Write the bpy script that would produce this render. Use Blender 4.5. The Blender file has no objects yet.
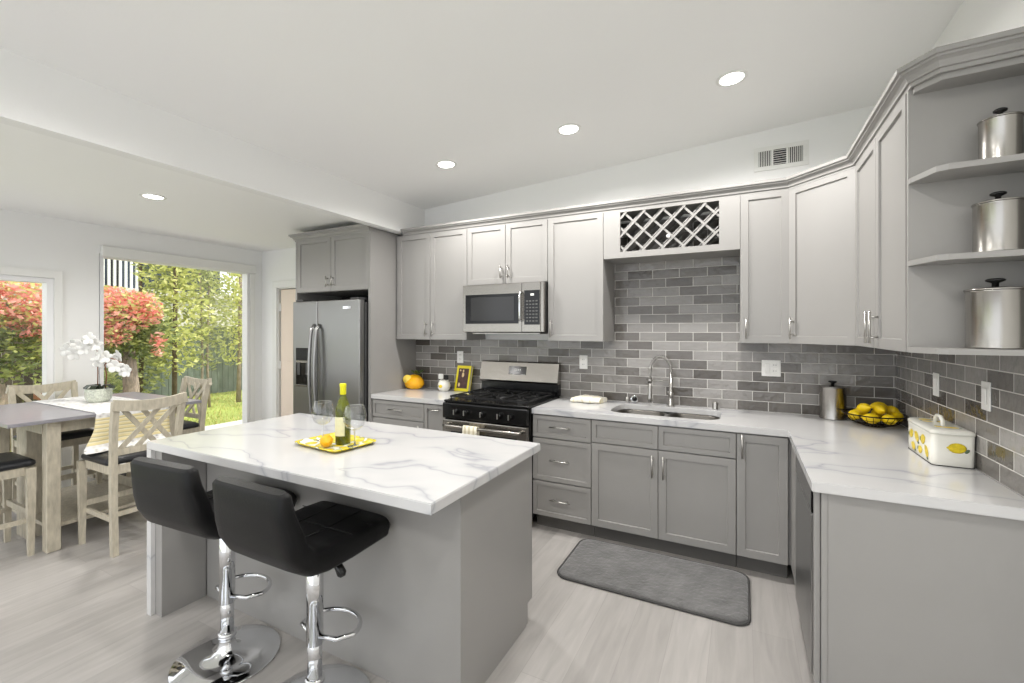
import bpy, bmesh, math, random
from math import sin, cos, pi, radians, sqrt
from mathutils import Vector, Matrix

random.seed(7)
scene = bpy.context.scene
COL = scene.collection

# ------------------------------------------------------------------ camera
cam_data = bpy.data.cameras.new('camera')
cam_data.sensor_width = 36.0
cam_data.sensor_fit = 'HORIZONTAL'
cam_data.lens = 447.08 / 1024 * 36.0
cam_data.shift_y = -10.8 / 1024
cam_data.clip_start = 0.05
cam = bpy.data.objects.new('camera', cam_data)
cam.location = (-0.8827, -3.6874, 1.4839)
cam.rotation_euler = (radians(90), 0, 0.4764)
COL.objects.link(cam)
scene.camera = cam

# ------------------------------------------------------------------ world, sun, exposure
world = bpy.data.worlds.new('world')
scene.world = world
world.use_nodes = True
bg = world.node_tree.nodes['Background']
bg.inputs[0].default_value = (0.93, 0.96, 1.0, 1)
bg.inputs[1].default_value = 1.7
sun_data = bpy.data.lights.new('sun', 'SUN')
sun_data.energy = 3.0
sun_data.angle = radians(1.5)
sun_data.color = (1.0, 0.95, 0.86)
sun = bpy.data.objects.new('sun', sun_data)
sun.rotation_euler = Vector((-0.62, -0.38, -0.85)).to_track_quat('-Z', 'Y').to_euler()
COL.objects.link(sun)
LAMP_WATTS = 16.0
scene.view_settings.view_transform = 'Standard'
scene.view_settings.look = 'None'
scene.view_settings.exposure = 0.2
scene.view_settings.gamma = 1.0
scene.view_settings.use_curve_mapping = False

# ------------------------------------------------------------------ materials
def lin(c):
    return tuple(((x / 255) / 12.92 if x / 255 <= 0.04045 else ((x / 255 + 0.055) / 1.055) ** 2.4) for x in c)

def mat(name, rgb, rough=0.5, metal=0.0, spec=0.5, noise=0.0, nscale=8.0, bump=0.0, bscale=60.0, stretch=(1, 1, 1), coat=0.0, trans=0.0, ior=1.45, emit=None, sheen=0.0):
    m = bpy.data.materials.new(name); m.use_nodes = True
    nt = m.node_tree; b = nt.nodes['Principled BSDF']
    c = lin(rgb)
    b.inputs['Base Color'].default_value = (*c, 1)
    b.inputs['Roughness'].default_value = rough
    b.inputs['Metallic'].default_value = metal
    b.inputs['Specular IOR Level'].default_value = spec
    b.inputs['IOR'].default_value = ior
    b.inputs['Coat Weight'].default_value = coat
    b.inputs['Transmission Weight'].default_value = trans
    b.inputs['Sheen Weight'].default_value = sheen
    if emit:
        b.inputs['Emission Color'].default_value = (*emit[0], 1)
        b.inputs['Emission Strength'].default_value = emit[1]
    tc = nt.nodes.new('ShaderNodeTexCoord')
    mp = nt.nodes.new('ShaderNodeMapping'); mp.inputs['Scale'].default_value = stretch
    nt.links.new(tc.outputs['Object'], mp.inputs[0])
    if noise > 0:
        n = nt.nodes.new('ShaderNodeTexNoise'); n.inputs['Scale'].default_value = nscale; n.inputs['Detail'].default_value = 5
        nt.links.new(mp.outputs[0], n.inputs['Vector'])
        r = nt.nodes.new('ShaderNodeValToRGB')
        r.color_ramp.elements[0].position = 0.3; r.color_ramp.elements[1].position = 0.7
        r.color_ramp.elements[0].color = (*[max(0, x * (1 - noise)) for x in c], 1)
        r.color_ramp.elements[1].color = (*[min(1, x * (1 + noise)) for x in c], 1)
        nt.links.new(n.outputs['Fac'], r.inputs[0]); nt.links.new(r.outputs[0], b.inputs['Base Color'])
    if bump > 0:
        n = nt.nodes.new('ShaderNodeTexNoise'); n.inputs['Scale'].default_value = bscale; n.inputs['Detail'].default_value = 3
        nt.links.new(mp.outputs[0], n.inputs['Vector'])
        bp = nt.nodes.new('ShaderNodeBump'); bp.inputs['Strength'].default_value = bump; bp.inputs['Distance'].default_value = 0.01
        nt.links.new(n.outputs['Fac'], bp.inputs['Height']); nt.links.new(bp.outputs[0], b.inputs['Normal'])
    return m

WALL = mat('wall_paint', (240, 240, 238), 0.7, bump=0.05, bscale=120)
CEIL = mat('ceiling_paint', (246, 246, 244), 0.8, bump=0.05, bscale=90)
TRIM = mat('white_trim_paint', (232, 232, 228), 0.4)
CAB = mat('grey_cabinet_paint', (150, 148, 145), 0.36, noise=0.02, nscale=3)
CABIN = mat('cabinet_inside_paint', (150, 148, 145), 0.5)
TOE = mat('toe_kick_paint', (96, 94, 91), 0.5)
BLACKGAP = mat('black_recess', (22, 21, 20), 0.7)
NICKEL = mat('brushed_nickel', (186, 184, 180), 0.3, 1.0)
CHROME = mat('chrome', (225, 226, 228), 0.06, 1.0)
STEEL = mat('brushed_stainless_steel', (168, 165, 160), 0.24, 1.0, bump=0.05, bscale=30, stretch=(1, 1, 25))
STEELH = mat('stainless_steel_horizontal', (160, 156, 150), 0.24, 1.0, bump=0.05, bscale=30, stretch=(1, 1, 25))
FRIDGE = mat('slate_stainless_steel', (158, 158, 157), 0.33, 1.0, bump=0.04, bscale=20, stretch=(25, 25, 1))
FRIDGESIDE = mat('fridge_side_grey', (70, 70, 70), 0.5)
BLACKGLASS = mat('black_glass', (8, 8, 9), 0.12)
BLACK = mat('black_enamel', (14, 14, 14), 0.22)
IRON = mat('cast_iron', (20, 20, 20), 0.6)
SINKM = mat('sink_stainless', (104, 101, 96), 0.3, 1.0)
LEATHER = mat('black_leatherette', (5, 5, 6), 0.45, spec=0.3, bump=0.15, bscale=220)
GREYLEATHER = mat('charcoal_seat_vinyl', (34, 35, 38), 0.35, bump=0.15, bscale=160)
WOOD = mat('whitewashed_wood', (186, 178, 160), 0.6, noise=0.16, nscale=14, stretch=(4, 4, 1), bump=0.1, bscale=40)
TABLETOP = mat('glare_lightened_table_top', (142, 140, 145), 0.38, noise=0.08, nscale=10, stretch=(6, 1, 1), coat=0.3)  # base colour lightened to stand for sky glare on the top
PLASTICW = mat('white_plastic', (236, 235, 231), 0.35)
SLOT = mat('dark_slot', (30, 30, 30), 0.5)
LEMON = mat('lemon_peel', (240, 205, 20), 0.4, noise=0.12, nscale=12, bump=0.25, bscale=180)
ORANGEY = mat('orange_lemon_peel', (236, 178, 24), 0.4, noise=0.1, nscale=20, bump=0.25, bscale=180)
CERLEM = mat('orange_yellow_glaze', (244, 176, 26), 0.15, noise=0.15, nscale=7)
CERLEM2 = mat('pale_yellow_glaze', (246, 214, 92), 0.15)
LEAFG = mat('green_glazed_leaf', (66, 84, 42), 0.35, noise=0.2, nscale=40)
CERAMIC = mat('white_glazed_ceramic', (240, 238, 228), 0.15)
YELLOWP = mat('painted_lemon_yellow', (226, 200, 46), 0.3, noise=0.2, nscale=60)
GREENP = mat('painted_leaf_green', (92, 112, 84), 0.3)
WIRE = mat('dark_bronze_wire', (40, 30, 24), 0.4, 0.8)
RUG = mat('grey_plush_rug', (98, 97, 96), 0.95, noise=0.3, nscale=9, bump=1.0, bscale=35, sheen=0.5)
RUGEDGE = mat('rug_piping_grey', (74, 73, 72), 0.9, bump=0.4, bscale=150)
BOTTLE = mat('green_bottle_glass', (120, 128, 40), 0.05, trans=0.75, ior=1.5)
FOIL = mat('yellow_foil', (226, 220, 24), 0.4)
LABEL = mat('cream_bottle_label', (214, 212, 176), 0.6, noise=0.08, nscale=40)
PAPER = mat('book_pages', (226, 220, 205), 0.8)
BOOKY = mat('yellow_book_cover', (232, 216, 30), 0.4)
BOOKB = mat('dark_brown_cover_photo', (74, 44, 40), 0.4, noise=0.5, nscale=40)
CLOTH = mat('cream_cloth', (232, 228, 212), 0.9, bump=0.3, bscale=200)
BARK = mat('grey_bark', (150, 136, 122), 0.9, noise=0.3, nscale=14, bump=0.6, bscale=20, stretch=(3, 3, 1))
DARKBARK = mat('dark_bark', (96, 82, 66), 0.9, noise=0.3, nscale=14)
STEMB = mat('brown_flower_stem', (122, 74, 44), 0.6)
PETAL = mat('white_orchid_petal', (222, 221, 217), 0.5)
MOSAIC = mat('pale_mosaic_glass', (200, 204, 190), 0.15, noise=0.25, nscale=90, bump=0.5, bscale=90)
FENCE = mat('weathered_green_fence', (112, 122, 112), 0.9, noise=0.2, nscale=5, stretch=(1, 4, 0.5))
SHADEF = mat('shade_darkened_fence', (76, 66, 56), 0.9, noise=0.25, nscale=5, stretch=(1, 5, 0.5))  # shadow on the fence put into the board colour
CONC = mat('pale_concrete', (206, 202, 194), 0.85, noise=0.06, nscale=4)
TERRA = mat('terracotta', (150, 92, 62), 0.8)
POTG = mat('grey_glazed_pot', (66, 70, 70), 0.25)
STUCCO = mat('pale_stucco', (200, 196, 188), 0.9)
DARKWIN = mat('dark_building_glass', (44, 54, 66), 0.2)
PEACH = mat('warm_lit_door', (236, 220, 204), 0.5)  # beige cast of the hall light put into the door colour
ALU = mat('white_window_frame', (234, 234, 234), 0.35)
TRACK = mat('dark_bronze_track', (60, 58, 54), 0.4, 0.6)
LED = mat('lamp_diffuser', (255, 255, 255), 0.5, emit=((1.0, 0.97, 0.93), 9.0))

def nodes(name):
    m = bpy.data.materials.new(name); m.use_nodes = True
    nt = m.node_tree
    return m, nt, nt.nodes['Principled BSDF'], nt.nodes.new, nt.links.new

def ramp(nt, stops):
    r = nt.nodes.new('ShaderNodeValToRGB'); cr = r.color_ramp
    while len(cr.elements) < len(stops): cr.elements.new(0.5)
    for e, (p, c) in zip(cr.elements, stops):
        e.position = p; e.color = (*lin(c), 1)
    return r

def make_marble():
    m, nt, b, N, L = nodes('white_veined_quartz')
    tc = N('ShaderNodeTexCoord')
    warp = N('ShaderNodeTexNoise'); warp.inputs['Scale'].default_value = 1.3; warp.inputs['Detail'].default_value = 4
    L(tc.outputs['Object'], warp.inputs['Vector'])
    mx = N('ShaderNodeMix'); mx.data_type = 'VECTOR'; mx.inputs['Factor'].default_value = 0.42
    L(tc.outputs['Object'], mx.inputs['A']); L(warp.outputs['Color'], mx.inputs['B'])
    mp = N('ShaderNodeMapping'); mp.inputs['Rotation'].default_value = (0, 0, 0.65); mp.inputs['Scale'].default_value = (0.7, 2.1, 1)
    L(mx.outputs['Result'], mp.inputs[0])
    n = N('ShaderNodeTexNoise'); n.inputs['Scale'].default_value = 1.9; n.inputs['Detail'].default_value = 3; n.inputs['Roughness'].default_value = 0.45
    L(mp.outputs[0], n.inputs['Vector'])
    s = N('ShaderNodeMath'); s.operation = 'SUBTRACT'; s.inputs[1].default_value = 0.5; L(n.outputs['Fac'], s.inputs[0])
    a = N('ShaderNodeMath'); a.operation = 'ABSOLUTE'; L(s.outputs[0], a.inputs[0])
    r = ramp(nt, [(0.0, (170, 171, 174)), (0.004, (184, 184, 187)), (0.014, (196, 196, 196)), (0.07, (202, 201, 200))])
    L(a.outputs[0], r.inputs[0])
    L(r.outputs[0], b.inputs['Base Color'])
    b.inputs['Roughness'].default_value = 0.14
    return m
MARBLE = make_marble()

def make_tile(axis):
    m, nt, b, N, L = nodes('grey_glazed_brick_tile_' + axis)
    tc = N('ShaderNodeTexCoord'); sp = N('ShaderNodeSeparateXYZ'); cb = N('ShaderNodeCombineXYZ')
    L(tc.outputs['Object'], sp.inputs[0])
    ad = N('ShaderNodeMath'); ad.operation = 'ADD'; ad.inputs[1].default_value = 20.02
    L(sp.outputs['X' if axis == 'x' else 'Y'], ad.inputs[0])
    az = N('ShaderNodeMath'); az.operation = 'ADD'; az.inputs[1].default_value = -0.905 + 0.0708 * 20
    L(sp.outputs['Z'], az.inputs[0])
    L(ad.outputs[0], cb.inputs[0]); L(az.outputs[0], cb.inputs[1])
    def brick(c1, c2, mo):
        t = N('ShaderNodeTexBrick'); t.offset = 0.5; t.inputs['Scale'].default_value = 1.0
        t.inputs['Brick Width'].default_value = 0.2; t.inputs['Row Height'].default_value = 0.0708
        t.inputs['Mortar Size'].default_value = 0.0026; t.inputs['Mortar Smooth'].default_value = 0.25
        t.inputs['Color1'].default_value = (*lin(c1), 1); t.inputs['Color2'].default_value = (*lin(c2), 1); t.inputs['Mortar'].default_value = (*lin(mo), 1)
        L(cb.outputs[0], t.inputs['Vector']); return t
    t = brick((82, 77, 71), (152, 149, 145), (214, 211, 206))
    # streaks along each tile
    mp = N('ShaderNodeMapping'); mp.inputs['Scale'].default_value = (10, 60, 1); L(cb.outputs[0], mp.inputs[0])
    n = N('ShaderNodeTexNoise'); n.inputs['Scale'].default_value = 1.0; n.inputs['Detail'].default_value = 3; L(mp.outputs[0], n.inputs['Vector'])
    mr = N('ShaderNodeMapRange'); mr.inputs['To Min'].default_value = 0.86; mr.inputs['To Max'].default_value = 1.14; L(n.outputs['Fac'], mr.inputs['Value'])
    vm = N('ShaderNodeVectorMath'); vm.operation = 'SCALE'; L(t.outputs['Color'], vm.inputs[0]); L(mr.outputs[0], vm.inputs['Scale'])
    L(vm.outputs[0], b.inputs['Base Color'])
    # wavy glaze and sunk grout
    nb = N('ShaderNodeTexNoise'); nb.inputs['Scale'].default_value = 22; nb.inputs['Detail'].default_value = 2; L(tc.outputs['Object'], nb.inputs['Vector'])
    inv = N('ShaderNodeMath'); inv.operation = 'MULTIPLY_ADD'; inv.inputs[1].default_value = -0.6; L(t.outputs['Fac'], inv.inputs[0]); L(nb.outputs['Fac'], inv.inputs[2])
    bp = N('ShaderNodeBump'); bp.inputs['Strength'].default_value = 0.8; bp.inputs['Distance'].default_value = 0.007
    L(inv.outputs[0], bp.inputs['Height']); L(bp.outputs[0], b.inputs['Normal'])
    rr = N('ShaderNodeMapRange'); rr.inputs['To Min'].default_value = 0.12; rr.inputs['To Max'].default_value = 0.8; L(t.outputs['Fac'], rr.inputs['Value']); L(rr.outputs[0], b.inputs['Roughness'])
    return m
TILEX = make_tile('x'); TILEY = make_tile('y')

def make_floor():
    m, nt, b, N, L = nodes('pale_grey_oak_plank_floor')
    tc = N('ShaderNodeTexCoord'); sp = N('ShaderNodeSeparateXYZ'); cb = N('ShaderNodeCombineXYZ')
    L(tc.outputs['Object'], sp.inputs[0])
    ax = N('ShaderNodeMath'); ax.operation = 'ADD'; ax.inputs[1].default_value = 30; L(sp.outputs['Y'], ax.inputs[0])
    ay = N('ShaderNodeMath'); ay.operation = 'ADD'; ay.inputs[1].default_value = 30; L(sp.outputs['X'], ay.inputs[0])
    L(ax.outputs[0], cb.inputs[0]); L(ay.outputs[0], cb.inputs[1])
    t = N('ShaderNodeTexBrick'); t.offset = 0.37; t.offset_frequency = 2; t.inputs['Scale'].default_value = 1
    t.inputs['Brick Width'].default_value = 1.22; t.inputs['Row Height'].default_value = 0.18
    t.inputs['Mortar Size'].default_value = 0.0012; t.inputs['Mortar Smooth'].default_value = 0.2
    t.inputs['Color1'].default_value = (*lin((164, 160, 156)), 1); t.inputs['Color2'].default_value = (*lin((178, 174, 170)), 1); t.inputs['Mortar'].default_value = (*lin((156, 152, 148)), 1)
    L(cb.outputs[0], t.inputs['Vector'])
    mp = N('ShaderNodeMapping'); mp.inputs['Scale'].default_value = (1.6, 14, 1); L(cb.outputs[0], mp.inputs[0])
    n = N('ShaderNodeTexNoise'); n.inputs['Scale'].default_value = 1.6; n.inputs['Detail'].default_value = 6; n.inputs['Distortion'].default_value = 1.0; L(mp.outputs[0], n.inputs['Vector'])
    mr = N('ShaderNodeMapRange'); mr.inputs['From Min'].default_value = 0.3; mr.inputs['From Max'].default_value = 0.7; mr.inputs['To Min'].default_value = 0.88; mr.inputs['To Max'].default_value = 1.06; L(n.outputs['Fac'], mr.inputs['Value'])
    vm = N('ShaderNodeVectorMath'); vm.operation = 'SCALE'; L(t.outputs['Color'], vm.inputs[0]); L(mr.outputs[0], vm.inputs['Scale'])
    L(vm.outputs[0], b.inputs['Base Color']); b.inputs['Roughness'].default_value = 0.33
    bp = N('ShaderNodeBump'); bp.inputs['Strength'].default_value = 0.1; bp.inputs['Distance'].default_value = 0.003; L(n.outputs['Fac'], bp.inputs['Height']); L(bp.outputs[0], b.inputs['Normal'])
    return m
FLOOR = make_floor()

def make_stripes(name, axis, stops, scale, rough=0.9):
    m, nt, b, N, L = nodes(name)
    tc = N('ShaderNodeTexCoord'); sp = N('ShaderNodeSeparateXYZ'); L(tc.outputs['Object'], sp.inputs[0])
    w = N('ShaderNodeMath'); w.operation = 'MULTIPLY'; w.inputs[1].default_value = scale; L(sp.outputs[axis], w.inputs[0])
    n = N('ShaderNodeTexNoise'); n.inputs['Scale'].default_value = 25; L(tc.outputs['Object'], n.inputs['Vector'])
    a = N('ShaderNodeMath'); a.operation = 'MULTIPLY_ADD'; a.inputs[1].default_value = 0.35; L(n.outputs['Fac'], a.inputs[0]); L(w.outputs[0], a.inputs[2])
    f = N('ShaderNodeMath'); f.operation = 'FRACT'; L(a.outputs[0], f.inputs[0])
    r = ramp(nt, stops); L(f.outputs[0], r.inputs[0]); L(r.outputs[0], b.inputs['Base Color'])
    b.inputs['Roughness'].default_value = rough
    return m
TOWELSTRIPE = make_stripes('cream_striped_towel', 'X', [(0.0, (238, 232, 214)), (0.55, (236, 230, 210)), (0.65, (206, 196, 166)), (0.95, (206, 196, 166))], 26)
CLOTHSTRIPE = make_stripes('cream_cloth_with_stripes', 'X', [(0.0, (238, 234, 220)), (0.75, (238, 234, 220)), (0.82, (222, 212, 176)), (1.0, (238, 234, 220))], 14)

def make_runner():
    m, nt, b, N, L = nodes('yellow_striped_table_runner')
    tc = N('ShaderNodeTexCoord'); sp = N('ShaderNodeSeparateXYZ'); L(tc.outputs['Object'], sp.inputs[0])
    w = N('ShaderNodeMath'); w.operation = 'MULTIPLY'; w.inputs[1].default_value = 36; L(sp.outputs['Z'], w.inputs[0])
    n = N('ShaderNodeTexNoise'); n.inputs['Scale'].default_value = 9; L(tc.outputs['Object'], n.inputs['Vector'])
    a = N('ShaderNodeMath'); a.operation = 'MULTIPLY_ADD'; a.inputs[1].default_value = 0.7; L(n.outputs['Fac'], a.inputs[0]); L(w.outputs[0], a.inputs[2])
    f = N('ShaderNodeMath'); f.operation = 'FRACT'; L(a.outputs[0], f.inputs[0])
    r = ramp(nt, [(0.0, (222, 206, 150)), (0.45, (236, 228, 198)), (0.55, (186, 176, 138)), (0.9, (232, 216, 164))]); L(f.outputs[0], r.inputs[0])
    n2 = N('ShaderNodeTexVoronoi'); n2.inputs['Scale'].default_value = 34; L(tc.outputs['Object'], n2.inputs['Vector'])
    r2 = ramp(nt, [(0.0, (150, 148, 146)), (0.35, (214, 212, 208)), (0.8, (234, 233, 230))]); L(n2.outputs['Distance'], r2.inputs[0])
    # plain patterned zone on the table top and at the two hems, stripes between
    up = N('ShaderNodeMath'); up.operation = 'GREATER_THAN'; up.inputs[1].default_value = -0.035; L(sp.outputs['Z'], up.inputs[0])
    lo = N('ShaderNodeMath'); lo.operation = 'LESS_THAN'; lo.inputs[1].default_value = -0.215; L(sp.outputs['Z'], lo.inputs[0])
    mxm = N('ShaderNodeMath'); mxm.operation = 'MAXIMUM'; L(up.outputs[0], mxm.inputs[0]); L(lo.outputs[0], mxm.inputs[1])
    mx = N('ShaderNodeMix'); mx.data_type = 'RGBA'; L(mxm.outputs[0], mx.inputs['Factor']); L(r.outputs[0], mx.inputs['A']); L(r2.outputs[0], mx.inputs['B'])
    L(mx.outputs['Result'], b.inputs['Base Color']); b.inputs['Roughness'].default_value = 0.9
    return m
RUNNER = make_runner()

def make_tray():
    m, nt, b, N, L = nodes('lemon_patterned_tray')
    tc = N('ShaderNodeTexCoord')
    v = N('ShaderNodeTexVoronoi'); v.inputs['Scale'].default_value = 19; v.inputs['Randomness'].default_value = 0.8; L(tc.outputs['Object'], v.inputs['Vector'])
    r = ramp(nt, [(0.0, (248, 232, 130)), (0.30, (236, 210, 50)), (0.52, (224, 202, 60)), (0.58, (140, 150, 80)), (0.66, (238, 236, 220))]); L(v.outputs['Distance'], r.inputs[0])
    L(r.outputs[0], b.inputs['Base Color']); b.inputs['Roughness'].default_value = 0.25
    return m
TRAY = make_tray()

def make_leaves(name, stops, rough=0.55):
    m, nt, b, N, L = nodes(name)
    g = N('ShaderNodeNewGeometry'); r = ramp(nt, stops); L(g.outputs['Random Per Island'], r.inputs[0])
    L(r.outputs[0], b.inputs['Base Color']); b.inputs['Roughness'].default_value = rough
    b.inputs['Transmission Weight'].default_value = 0.0
    tr = N('ShaderNodeBsdfTranslucent'); L(r.outputs[0], tr.inputs['Color'])
    mx = N('ShaderNodeMixShader'); mx.inputs[0].default_value = 0.4
    L(b.outputs[0], mx.inputs[1]); L(tr.outputs[0], mx.inputs[2])
    L(mx.outputs[0], nt.nodes['Material Output'].inputs['Surface'])
    return m
LV_YELLOW = make_leaves('yellow_green_leaves', [(0, (176, 182, 110)), (0.5, (208, 212, 130)), (1, (236, 232, 160))])
LV_OLIVE = make_leaves('olive_green_leaves', [(0, (146, 154, 106)), (0.5, (176, 182, 124)), (1, (206, 208, 146))])
LV_DARK = make_leaves('dark_green_leaves', [(0, (92, 106, 66)), (0.5, (132, 146, 86)), (1, (186, 192, 112))])
FLOWERS = make_leaves('coral_bougainvillea_bracts', [(0, (232, 138, 126)), (0.5, (246, 168, 154)), (1, (252, 206, 190))])
GRASS = make_leaves('lawn_grass_blades', [(0, (160, 172, 92)), (0.5, (196, 196, 116)), (1, (224, 214, 146))])
LAWN = mat('lawn_ground', (158, 172, 86), 0.95, noise=0.25, nscale=1.2)

def make_glass(name, tint=(1, 1, 1), ior=1.0, base=0.045):
    m = bpy.data.materials.new(name); m.use_nodes = True; nt = m.node_tree
    nt.nodes.remove(nt.nodes['Principled BSDF'])
    t = nt.nodes.new('ShaderNodeBsdfTransparent'); t.inputs[0].default_value = (*tint, 1)
    g = nt.nodes.new('ShaderNodeBsdfGlossy'); g.inputs['Roughness'].default_value = 0.02
    lw = nt.nodes.new('ShaderNodeLayerWeight'); lw.inputs[0].default_value = 0.5
    pw = nt.nodes.new('ShaderNodeMath'); pw.operation = 'POWER'; pw.inputs[1].default_value = 5 * ior; nt.links.new(lw.outputs['Facing'], pw.inputs[0])
    f = nt.nodes.new('ShaderNodeMath'); f.operation = 'MULTIPLY_ADD'; f.inputs[1].default_value = 0.7; f.inputs[2].default_value = base; nt.links.new(pw.outputs[0], f.inputs[0])
    x = nt.nodes.new('ShaderNodeMixShader')
    nt.links.new(f.outputs[0], x.inputs[0]); nt.links.new(t.outputs[0], x.inputs[1]); nt.links.new(g.outputs[0], x.inputs[2])
    nt.links.new(x.outputs[0], nt.nodes['Material Output'].inputs['Surface'])
    return m
PANE = make_glass('clear_window_glass')
DRINKGLASS = make_glass('thin_clear_drinking_glass', (0.9, 0.91, 0.91), 0.5, 0.12)

# ------------------------------------------------------------------ mesh helpers
class MB:
    def __init__(self): self.bm = bmesh.new()
    def box(self, x0, x1, y0, y1, z0, z1, bev=0.0, seg=1, M=None):
        x0, x1 = min(x0, x1), max(x0, x1); y0, y1 = min(y0, y1), max(y0, y1); z0, z1 = min(z0, z1), max(z0, z1)
        vs = [self.bm.verts.new(p) for p in ((x0, y0, z0), (x1, y0, z0), (x1, y1, z0), (x0, y1, z0), (x0, y0, z1), (x1, y0, z1), (x1, y1, z1), (x0, y1, z1))]
        fs = [self.bm.faces.new([vs[i] for i in q]) for q in ((0, 3, 2, 1), (4, 5, 6, 7), (0, 1, 5, 4), (1, 2, 6, 5), (2, 3, 7, 6), (3, 0, 4, 7))]
        if bev > 0:
            es = list({e for f in fs for e in f.edges})
            r = bmesh.ops.bevel(self.bm, geom=es, offset=bev, segments=seg, profile=0.6, affect='EDGES')
            vs = list({v for f in r['faces'] for v in f.verts} | {v for v in vs if v.is_valid})
        if M is not None: bmesh.ops.transform(self.bm, matrix=M, verts=[v for v in vs if v.is_valid])
        return self
    def rings(self, rings, cap0=True, cap1=True, closed=False, smooth=True):
        R = [[self.bm.verts.new(p) for p in r] for r in rings]
        n = len(R[0]); m = len(R)
        for i in range(m if closed else m - 1):
            a, b = R[i], R[(i + 1) % m]
            for j in range(n):
                f = self.bm.faces.new((a[j], a[(j + 1) % n], b[(j + 1) % n], b[j])); f.smooth = smooth
        if not closed:
            if cap0: self.bm.faces.new(list(reversed(R[0])))
            if cap1: self.bm.faces.new(R[-1])
        return self
    def tube(self, pts, r, n=10, closed=False, cap=True):
        pts = [Vector(p) for p in pts]; m = len(pts); rr = r if isinstance(r, (list, tuple)) else [r] * m
        rings = []; up = None
        for i, p in enumerate(pts):
            if closed: t = pts[(i + 1) % m] - pts[i - 1]
            else: t = pts[min(i + 1, m - 1)] - pts[max(i - 1, 0)]
            t.normalize()
            if up is None:
                up = Vector((0, 0, 1)) if abs(t.z) < 0.9 else Vector((1, 0, 0))
            u = (up - t * up.dot(t)).normalized(); up = u; v = t.cross(u)
            rings.append([p + (u * cos(2 * pi * k / n) + v * sin(2 * pi * k / n)) * rr[i] for k in range(n)])
        return self.rings(rings, cap, cap, closed)
    def sweep(self, pts, w, h, upv=(0, 0, 1)):
        # rectangular bar along a polyline, w across (perpendicular to up), h along up
        pts = [Vector(p) for p in pts]; m = len(pts); rings = []; U = Vector(upv)
        for i, p in enumerate(pts):
            t = (pts[min(i + 1, m - 1)] - pts[max(i - 1, 0)]).normalized()
            s = t.cross(U).normalized(); u = s.cross(t).normalized()
            rings.append([p + s * (a * w / 2) + u * (b * h / 2) for a, b in ((-1, -1), (1, -1), (1, 1), (-1, 1))])
        return self.rings(rings, smooth=False)
    def lathe(self, prof, c=(0, 0, 0), n=28, cap0=False, cap1=False, smooth=True):
        rings = [[(c[0] + r * cos(2 * pi * k / n), c[1] + r * sin(2 * pi * k / n), c[2] + z) for k in range(n)] for r, z in prof]
        return self.rings(rings, cap0, cap1, smooth=smooth)
    def cyl(self, a, b, r, n=16):
        return self.tube([a, b], r, n)
    def prism(self, poly, z0, z1):
        return self.rings([[(x, y, z0) for x, y in poly], [(x, y, z1) for x, y in poly]], smooth=False)
    def ell(self, c, r, n=12, m=8, M=None):
        rings = []
        for i in range(m + 1):
            a = -pi / 2 + pi * i / m; q = max(cos(a), 0.02)
            rings.append([Vector((r[0] * q * cos(2 * pi * k / n), r[1] * q * sin(2 * pi * k / n), r[2] * sin(a))) for k in range(n)])
        if M is not None: rings = [[M @ p for p in rr] for rr in rings]
        rings = [[p + Vector(c) for p in rr] for rr in rings]
        return self.rings(rings)
    def build(self, name, material, parent=None, loc=None, recalc=True, rot=None):
        if recalc: bmesh.ops.recalc_face_normals(self.bm, faces=self.bm.faces)
        me = bpy.data.meshes.new(name); self.bm.to_mesh(me); self.bm.free()
        mats = material if isinstance(material, list) else [material]
        for mm in mats: me.materials.append(mm)
        o = bpy.data.objects.new(name, me); COL.objects.link(o)
        if parent: o.parent = parent
        if loc: o.location = loc
        if rot: o.rotation_euler = rot
        return o

def tag(o, label=None, cat=None, group=None, kind=None):
    if label: o['label'] = label
    if cat: o['category'] = cat
    if group: o['group'] = group
    if kind: o['kind'] = kind
    return o

def thing(name, label, cat, loc=(0, 0, 0), rz=0.0, group=None):
    o = bpy.data.objects.new(name, None); COL.objects.link(o)
    o.empty_display_size = 0.1
    o.location = loc; o.rotation_euler = (0, 0, rz)
    return tag(o, label, cat, group)

def struct(name, mb, m, loc=None):
    o = mb.build(name, m, loc=loc); o['kind'] = 'structure'; return o

def dup(root, loc, rz, label, group=None):
    r = root.copy(); COL.objects.link(r); r.location = loc; r.rotation_euler = (0, 0, rz); r['label'] = label
    if group: r['group'] = group
    for ch in list(root.children):
        c = ch.copy(); COL.objects.link(c); c.parent = r
        for g in list(ch.children):
            d = g.copy(); COL.objects.link(d); d.parent = c
    return r

# ------------------------------------------------------------------ room shell
XW = -6.46           # window wall
CZ = 2.515           # dining ceiling
YB = -6.6            # how far the room runs behind the camera
def kz(x): return 2.968 + 0.0615 * x      # sloped kitchen ceiling
struct('floor', MB().box(XW - 0.15, 0.15, YB, 0.15, -0.06, 0), FLOOR)
# back wall with the hallway door opening
w = MB()
w.box(XW - 0.15, -6.14, 0, 0.12, 0, 3.1); w.box(-6.14, -5.28, 0, 0.12, 2.03, 3.1); w.box(-5.28, 0.15, 0, 0.12, 0, 3.1)
struct('wall_back', w, WALL)
struct('wall_right', MB().box(0, 0.14, YB, 0, 0, 3.1), WALL)
w = MB()      # window wall with two glass door openings
w.box(XW - 0.14, XW, -0.16, 0, 0, CZ + 0.1)
w.box(XW - 0.14, XW, -1.66, -0.16, 2.24, CZ + 0.1)
w.box(XW - 0.14, XW, -1.98, -1.66, 0, CZ + 0.1)
w.box(XW - 0.14, XW, -6.0, -1.98, 1.965, CZ + 0.1)  # opening run on past the visible part for extra daylight
w.box(XW - 0.14, XW, YB, -6.0, 0, CZ + 0.1)
struct('wall_left', w, WALL)
struct('ceiling_dining', MB().box(XW - 0.15, -3.85, YB, 0.12, CZ, CZ + 0.08), CEIL)['kind'] = 'structure'
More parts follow.
